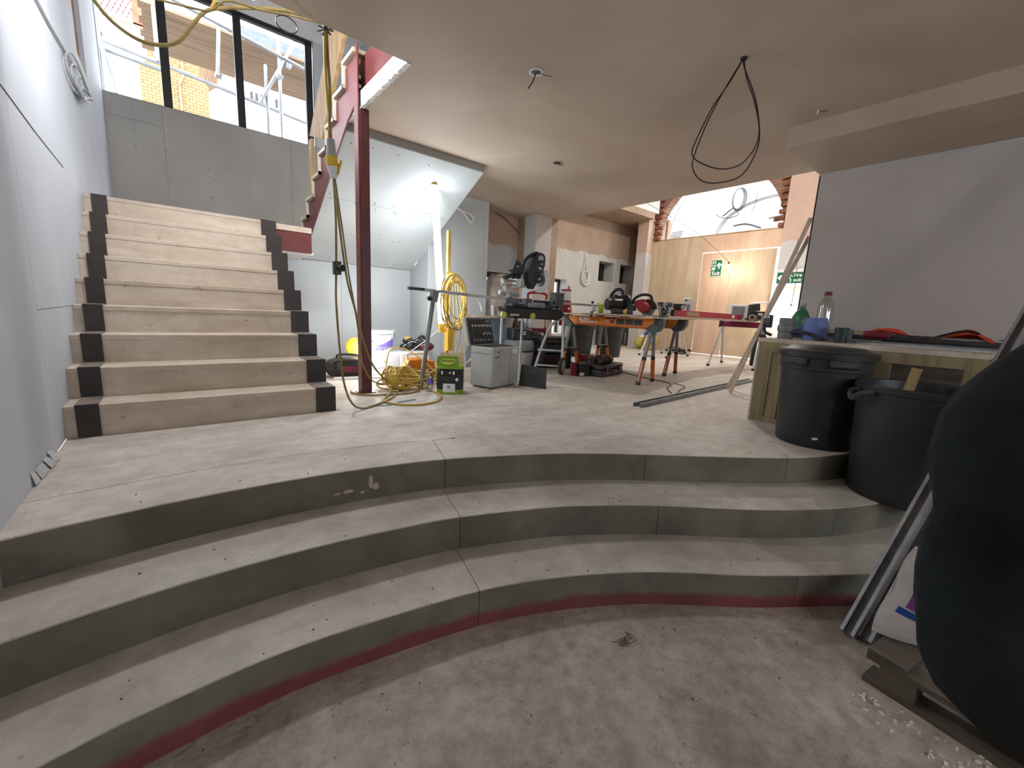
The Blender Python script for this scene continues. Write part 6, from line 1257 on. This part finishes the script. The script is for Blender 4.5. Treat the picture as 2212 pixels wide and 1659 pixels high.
sk = thing('plaster_sack', 'white paper plaster sack with purple and blue print on the pallet', 'sack', (2.08, 0.005, FL + 0.133), math.radians(-62))
v = []; NU, NV = 15, 11
def sackp(u, w): # u across -1..1, w up 0..1, returns half thickness
    return 0.085 * (1 - abs(u) ** 3) * (math.sin(math.pi * min(max(w, 0.02), 0.98)) ** 0.45)
for sgn in (-1, 1):
    for j in range(NV):
        w = j / (NV - 1)
        for i in range(NU):
            u = -1 + 2 * i / (NU - 1); z_ = 0.40 * w; wid = 0.20 * (1 - 0.12 * w)
            v.append((u * wid + 0.006 * math.sin(9 * w + 3 * u), sgn * (sackp(u, w) + 0.004 * math.sin(7 * u + 11 * w)) - 0.10 * w * w, z_ + 0.012 * math.sin(4 * u)*w + 0.004))
f = []
for s_ in range(2):
    o_ = s_ * NU * NV
    for j in range(NV - 1):
        for i in range(NU - 1):
            q = (o_ + j * NU + i, o_ + j * NU + i + 1, o_ + (j + 1) * NU + i + 1, o_ + (j + 1) * NU + i); f.append(q if s_ == 0 else q[::-1])
def rim(a, b): f.append((a, a + NU * NV, b + NU * NV, b))
MB().add(v, f).build('sack', 'paper_white', sk)
def sack_patch(u0, u1, w0, w1, m, nm):
    vv = []
    for j in range(7):
        for i in range(9):
            u = u0 + (u1 - u0) * i / 8; w = w0 + (w1 - w0) * j / 6; wid = 0.20 * (1 - 0.12 * w)
            vv.append((u * wid + 0.006 * math.sin(9 * w + 3 * u), -(sackp(u, w) + 0.0025 + 0.004 * math.sin(7 * u + 11 * w)) - 0.10 * w * w - 0.002, 0.40 * w + 0.012 * math.sin(4 * u) * w + 0.004))
    return MB().add(vv, [(j * 9 + i, j * 9 + i + 1, (j + 1) * 9 + i + 1, (j + 1) * 9 + i) for j in range(6) for i in range(8)]).build(nm, m, sk)
sack_patch(-0.86, 0.8, 0.30, 0.37, 'blue_print', 'blue_band'); sack_patch(-0.80, 0.8, 0.39, 0.80, 'purple_print', 'purple_panel')
text('lettering', 'RE', 0.045, 'white_ink', sk, (-0.095, -0.128, 0.235), (math.radians(90 + 12), math.radians(-90), 0), 0.002)
# crumbs and debris
mb = MB(); rr = random.Random(5)
for k in range(110):
    x = rr.uniform(-0.3, 3.0); lv_ = rr.choice((0, 1, 2, 2, 3, 3))
    ff = (f0, f1, f2)[min(lv_, 2)]; z_ = (0.0, Z1, Z2, FL)[lv_]
    y = ff(x) + rr.uniform(0.02, 0.22) if lv_ < 3 else f2(x) - rr.uniform(0.03, 0.6)
    if x > 2.3 and lv_ in (1, 2): continue
    s_ = rr.uniform(0.001, 0.0035); mb.box((x, y, z_ + s_ * 0.4), (s_ * 2, s_ * 1.4, s_), (0, 0, rr.uniform(0, 3)))
o_ = mb.build('floor_debris', 'crumb', None, smooth=False); tag(o_, 'scattered dark crumbs and grit on the curved steps and screed', 'debris', None, 'stuff')
mb = MB()
for k in range(60):
    x = 1.70 + rr.uniform(-0.03, 0.12); y = 0.10 + rr.uniform(-0.35, 0.10); s_ = rr.uniform(0.002, 0.008); mb.box((x, y, FL + s_ * 0.4), (s_ * 2, s_, s_ * .8), (0, 0, rr.uniform(0, 3)))
tag(mb.build('plaster_dust', 'debris_white', None, smooth=False), 'white plaster crumbs scattered beside the pallet', 'debris', None, 'stuff')
tw = thing('wire_scrap', 'twist of thin blue grey wire on the screed floor', 'wire', (1.30, 0.80, FL))
for k in range(4): MB().tube(crom([(rr.uniform(-.05, .05), rr.uniform(-.03, .03), 0.003 + rr.uniform(0, .008)) for j in range(5)], 6), 0.0014, 5).build('strand', 'slate', tw)

# ================================================================== PERSON
def person():
    V = {}; E = []
    def jn(n, p, r, par=None):
        V[n] = (len(V), p, r)
        if par: E.append((V[par][0], V[n][0]))
    fz = FL
    jn('pelvis', (1.16, -0.34, fz + 0.90), (0.17, 0.125))
    jn('waist', (1.16, -0.34, fz + 1.06), (0.165, 0.115), 'pelvis'); jn('chest', (1.15, -0.325, fz + 1.24), (0.185, 0.125), 'waist'); jn('neckb', (1.14, -0.31, fz + 1.40), (0.10, 0.085), 'chest')
    jn('neck', (1.135, -0.295, fz + 1.47), (0.058, 0.058), 'neckb'); jn('head0', (1.13, -0.28, fz + 1.545), (0.078, 0.088), 'neck'); jn('head1', (1.13, -0.28, fz + 1.625), (0.082, 0.098), 'head0'); jn('head2', (1.13, -0.285, fz + 1.70), (0.058, 0.07), 'head1')
    # arm nearest the lens: elbow bent out, hand in the jacket pocket
    jn('shL', (1.00, -0.185, fz + 1.32), (0.108, 0.104), 'neckb'); jn('armL', (0.900, -0.028, fz + 1.150), (0.100, 0.098), 'shL'); jn('armL2', (0.868, -0.024, fz + 1.05), (0.092, 0.09), 'armL'); jn('armL3', (0.866, -0.038, fz + 0.985), (0.078, 0.078), 'armL2'); jn('elL', (0.828, -0.038, fz + 0.822), (0.094, 0.092), 'armL3')
    jn('faL', (0.885, -0.105, fz + 0.775), (0.092, 0.090), 'elL'); jn('wrL', (0.975, -0.185, fz + 0.770), (0.072, 0.07), 'faL'); jn('haL', (1.04, -0.24, fz + 0.80), (0.045, 0.05), 'wrL')
    jn('shR', (1.31, -0.33, fz + 1.36), (0.09, 0.085), 'neckb'); jn('elR', (1.39, -0.36, fz + 1.08), (0.072, 0.07), 'shR'); jn('wrR', (1.40, -0.28, fz + 0.84), (0.05, 0.048), 'elR'); jn('haR', (1.395, -0.255, fz + 0.76), (0.03, 0.042), 'wrR')
    for s, n in ((-1, 'L'), (1, 'R')):
        jn('hip' + n, (1.16 + s * 0.09, -0.35, fz + 0.84), (0.105, 0.11), 'pelvis'); jn('kn' + n, (1.16 + s * 0.105, -0.34, fz + 0.48), (0.072, 0.075), 'hip' + n); jn('an' + n, (1.16 + s * 0.115, -0.365, fz + 0.09), (0.055, 0.058), 'kn' + n); jn('to' + n, (1.16 + s * 0.13, -0.23, fz + 0.045), (0.045, 0.04), 'an' + n)
    # fingers of the free hand
    for k, (dx, L_) in enumerate(((-0.024, 0.075), (-0.008, 0.085), (0.009, 0.08), (0.024, 0.062))):
        b = (1.395 + dx * 0.3, -0.25 + dx, fz + 0.715); jn('f%da' % k, b, (0.0095, 0.0095), 'haR'); jn('f%db' % k, (b[0] - 0.006, b[1] + 0.004, b[2] - L_ * 0.5), (0.009, 0.009), 'f%da' % k); jn('f%dc' % k, (b[0] - 0.022, b[1] + 0.008, b[2] - L_ * 0.9), (0.0085, 0.0085), 'f%db' % k)
    jn('tha', (1.375, -0.215, fz + 0.755), (0.011, 0.011), 'haR'); jn('thb', (1.362, -0.200, fz + 0.715), (0.010, 0.010), 'tha')
    me = bpy.data.meshes.new('person'); vs = sorted(V.values()); me.from_pydata([v_[1] for v_ in vs], E, []); ob = bpy.data.objects.new('person', me); COL.objects.link(ob)
    sm = ob.modifiers.new('skin', 'SKIN'); sm.use_smooth_shade = True; sm.branch_smoothing = 0.6
    sk_ = me.skin_vertices[0].data
    for i, v_ in enumerate(vs): sk_[i].radius = v_[2]; sk_[i].use_root = (i == 0)
    su = ob.modifiers.new('sub', 'SUBSURF'); su.levels = 2; su.render_levels = 2
    bpy.context.view_layer.update()
    m2 = bpy.data.meshes.new_from_object(ob.evaluated_get(bpy.context.evaluated_depsgraph_get()))
    bpy.data.objects.remove(ob, do_unlink=True)
    m2.materials.clear()
    for m in ('jacket_black', 'trousers_black', 'skin', 'boot'): m2.materials.append(MATS[m])
    import mathutils
    nz = mathutils.noise
    for v_ in m2.vertices:   # soft cloth folds on sleeves and jacket
        p = v_.co
        if fz + 0.12 < p.z < fz + 1.40 and not (p.x > 1.36 and p.z < fz + 0.86):
            d = nz.noise(Vector((p.x * 8, p.y * 8, p.z * 13))) * 0.016 + nz.noise(Vector((p.x * 22, p.y * 22, p.z * 30))) * 0.004
            v_.co = p + v_.normal * d
    for pol in m2.polygons:
        c = pol.center; z = c.z - fz; pol.use_smooth = True
        if z > 1.455: i = 2
        elif c.x > 1.34 and z < 0.83 and z > 0.55 and c.y > -0.31: i = 2
        elif z > 0.80 or (c.x < 1.0 and z > 0.6): i = 0
        elif z < 0.13: i = 3
        else: i = 1
        pol.material_index = i
    p = bpy.data.objects.new('person', m2); COL.objects.link(p)
    tag(p, 'person in a black jacket standing close by with one elbow bent', 'person')
    hz = fz + 1.64
    MB().ball((1.13, -0.295, hz), (0.098, 0.112, 0.105), 20, 12).build('hair', 'hair_dark', p)
    MB().ball((1.128, -0.178, hz - 0.045), (0.013, 0.022, 0.022)).build('nose', 'skin', p)
    for s in (-1, 1):
        e = MB().ball((1.13 + s * 0.03, -0.192, hz - 0.02), 0.011).build('eye', 'white_ink', p); MB().ball((1.13 + s * 0.03, -0.183, hz - 0.02), 0.005).build('iris', 'hair_dark', e)
        MB().ball((1.13 + s * 0.096, -0.285, hz - 0.03), (0.012, 0.022, 0.032)).build('ear', 'skin', p)
    MB().ball((1.13, -0.19, hz - 0.088), (0.026, 0.012, 0.007)).build('mouth', 'red_dark', p)
    MB().lathe([(0.085, 0.0), (0.078, 0.05), (0.07, 0.055), (0.075, 0.0)], (1.138, -0.30, fz + 1.425), 24, sq=(1, 0.95)).build('collar', 'jacket_black', p)
    return p
person()
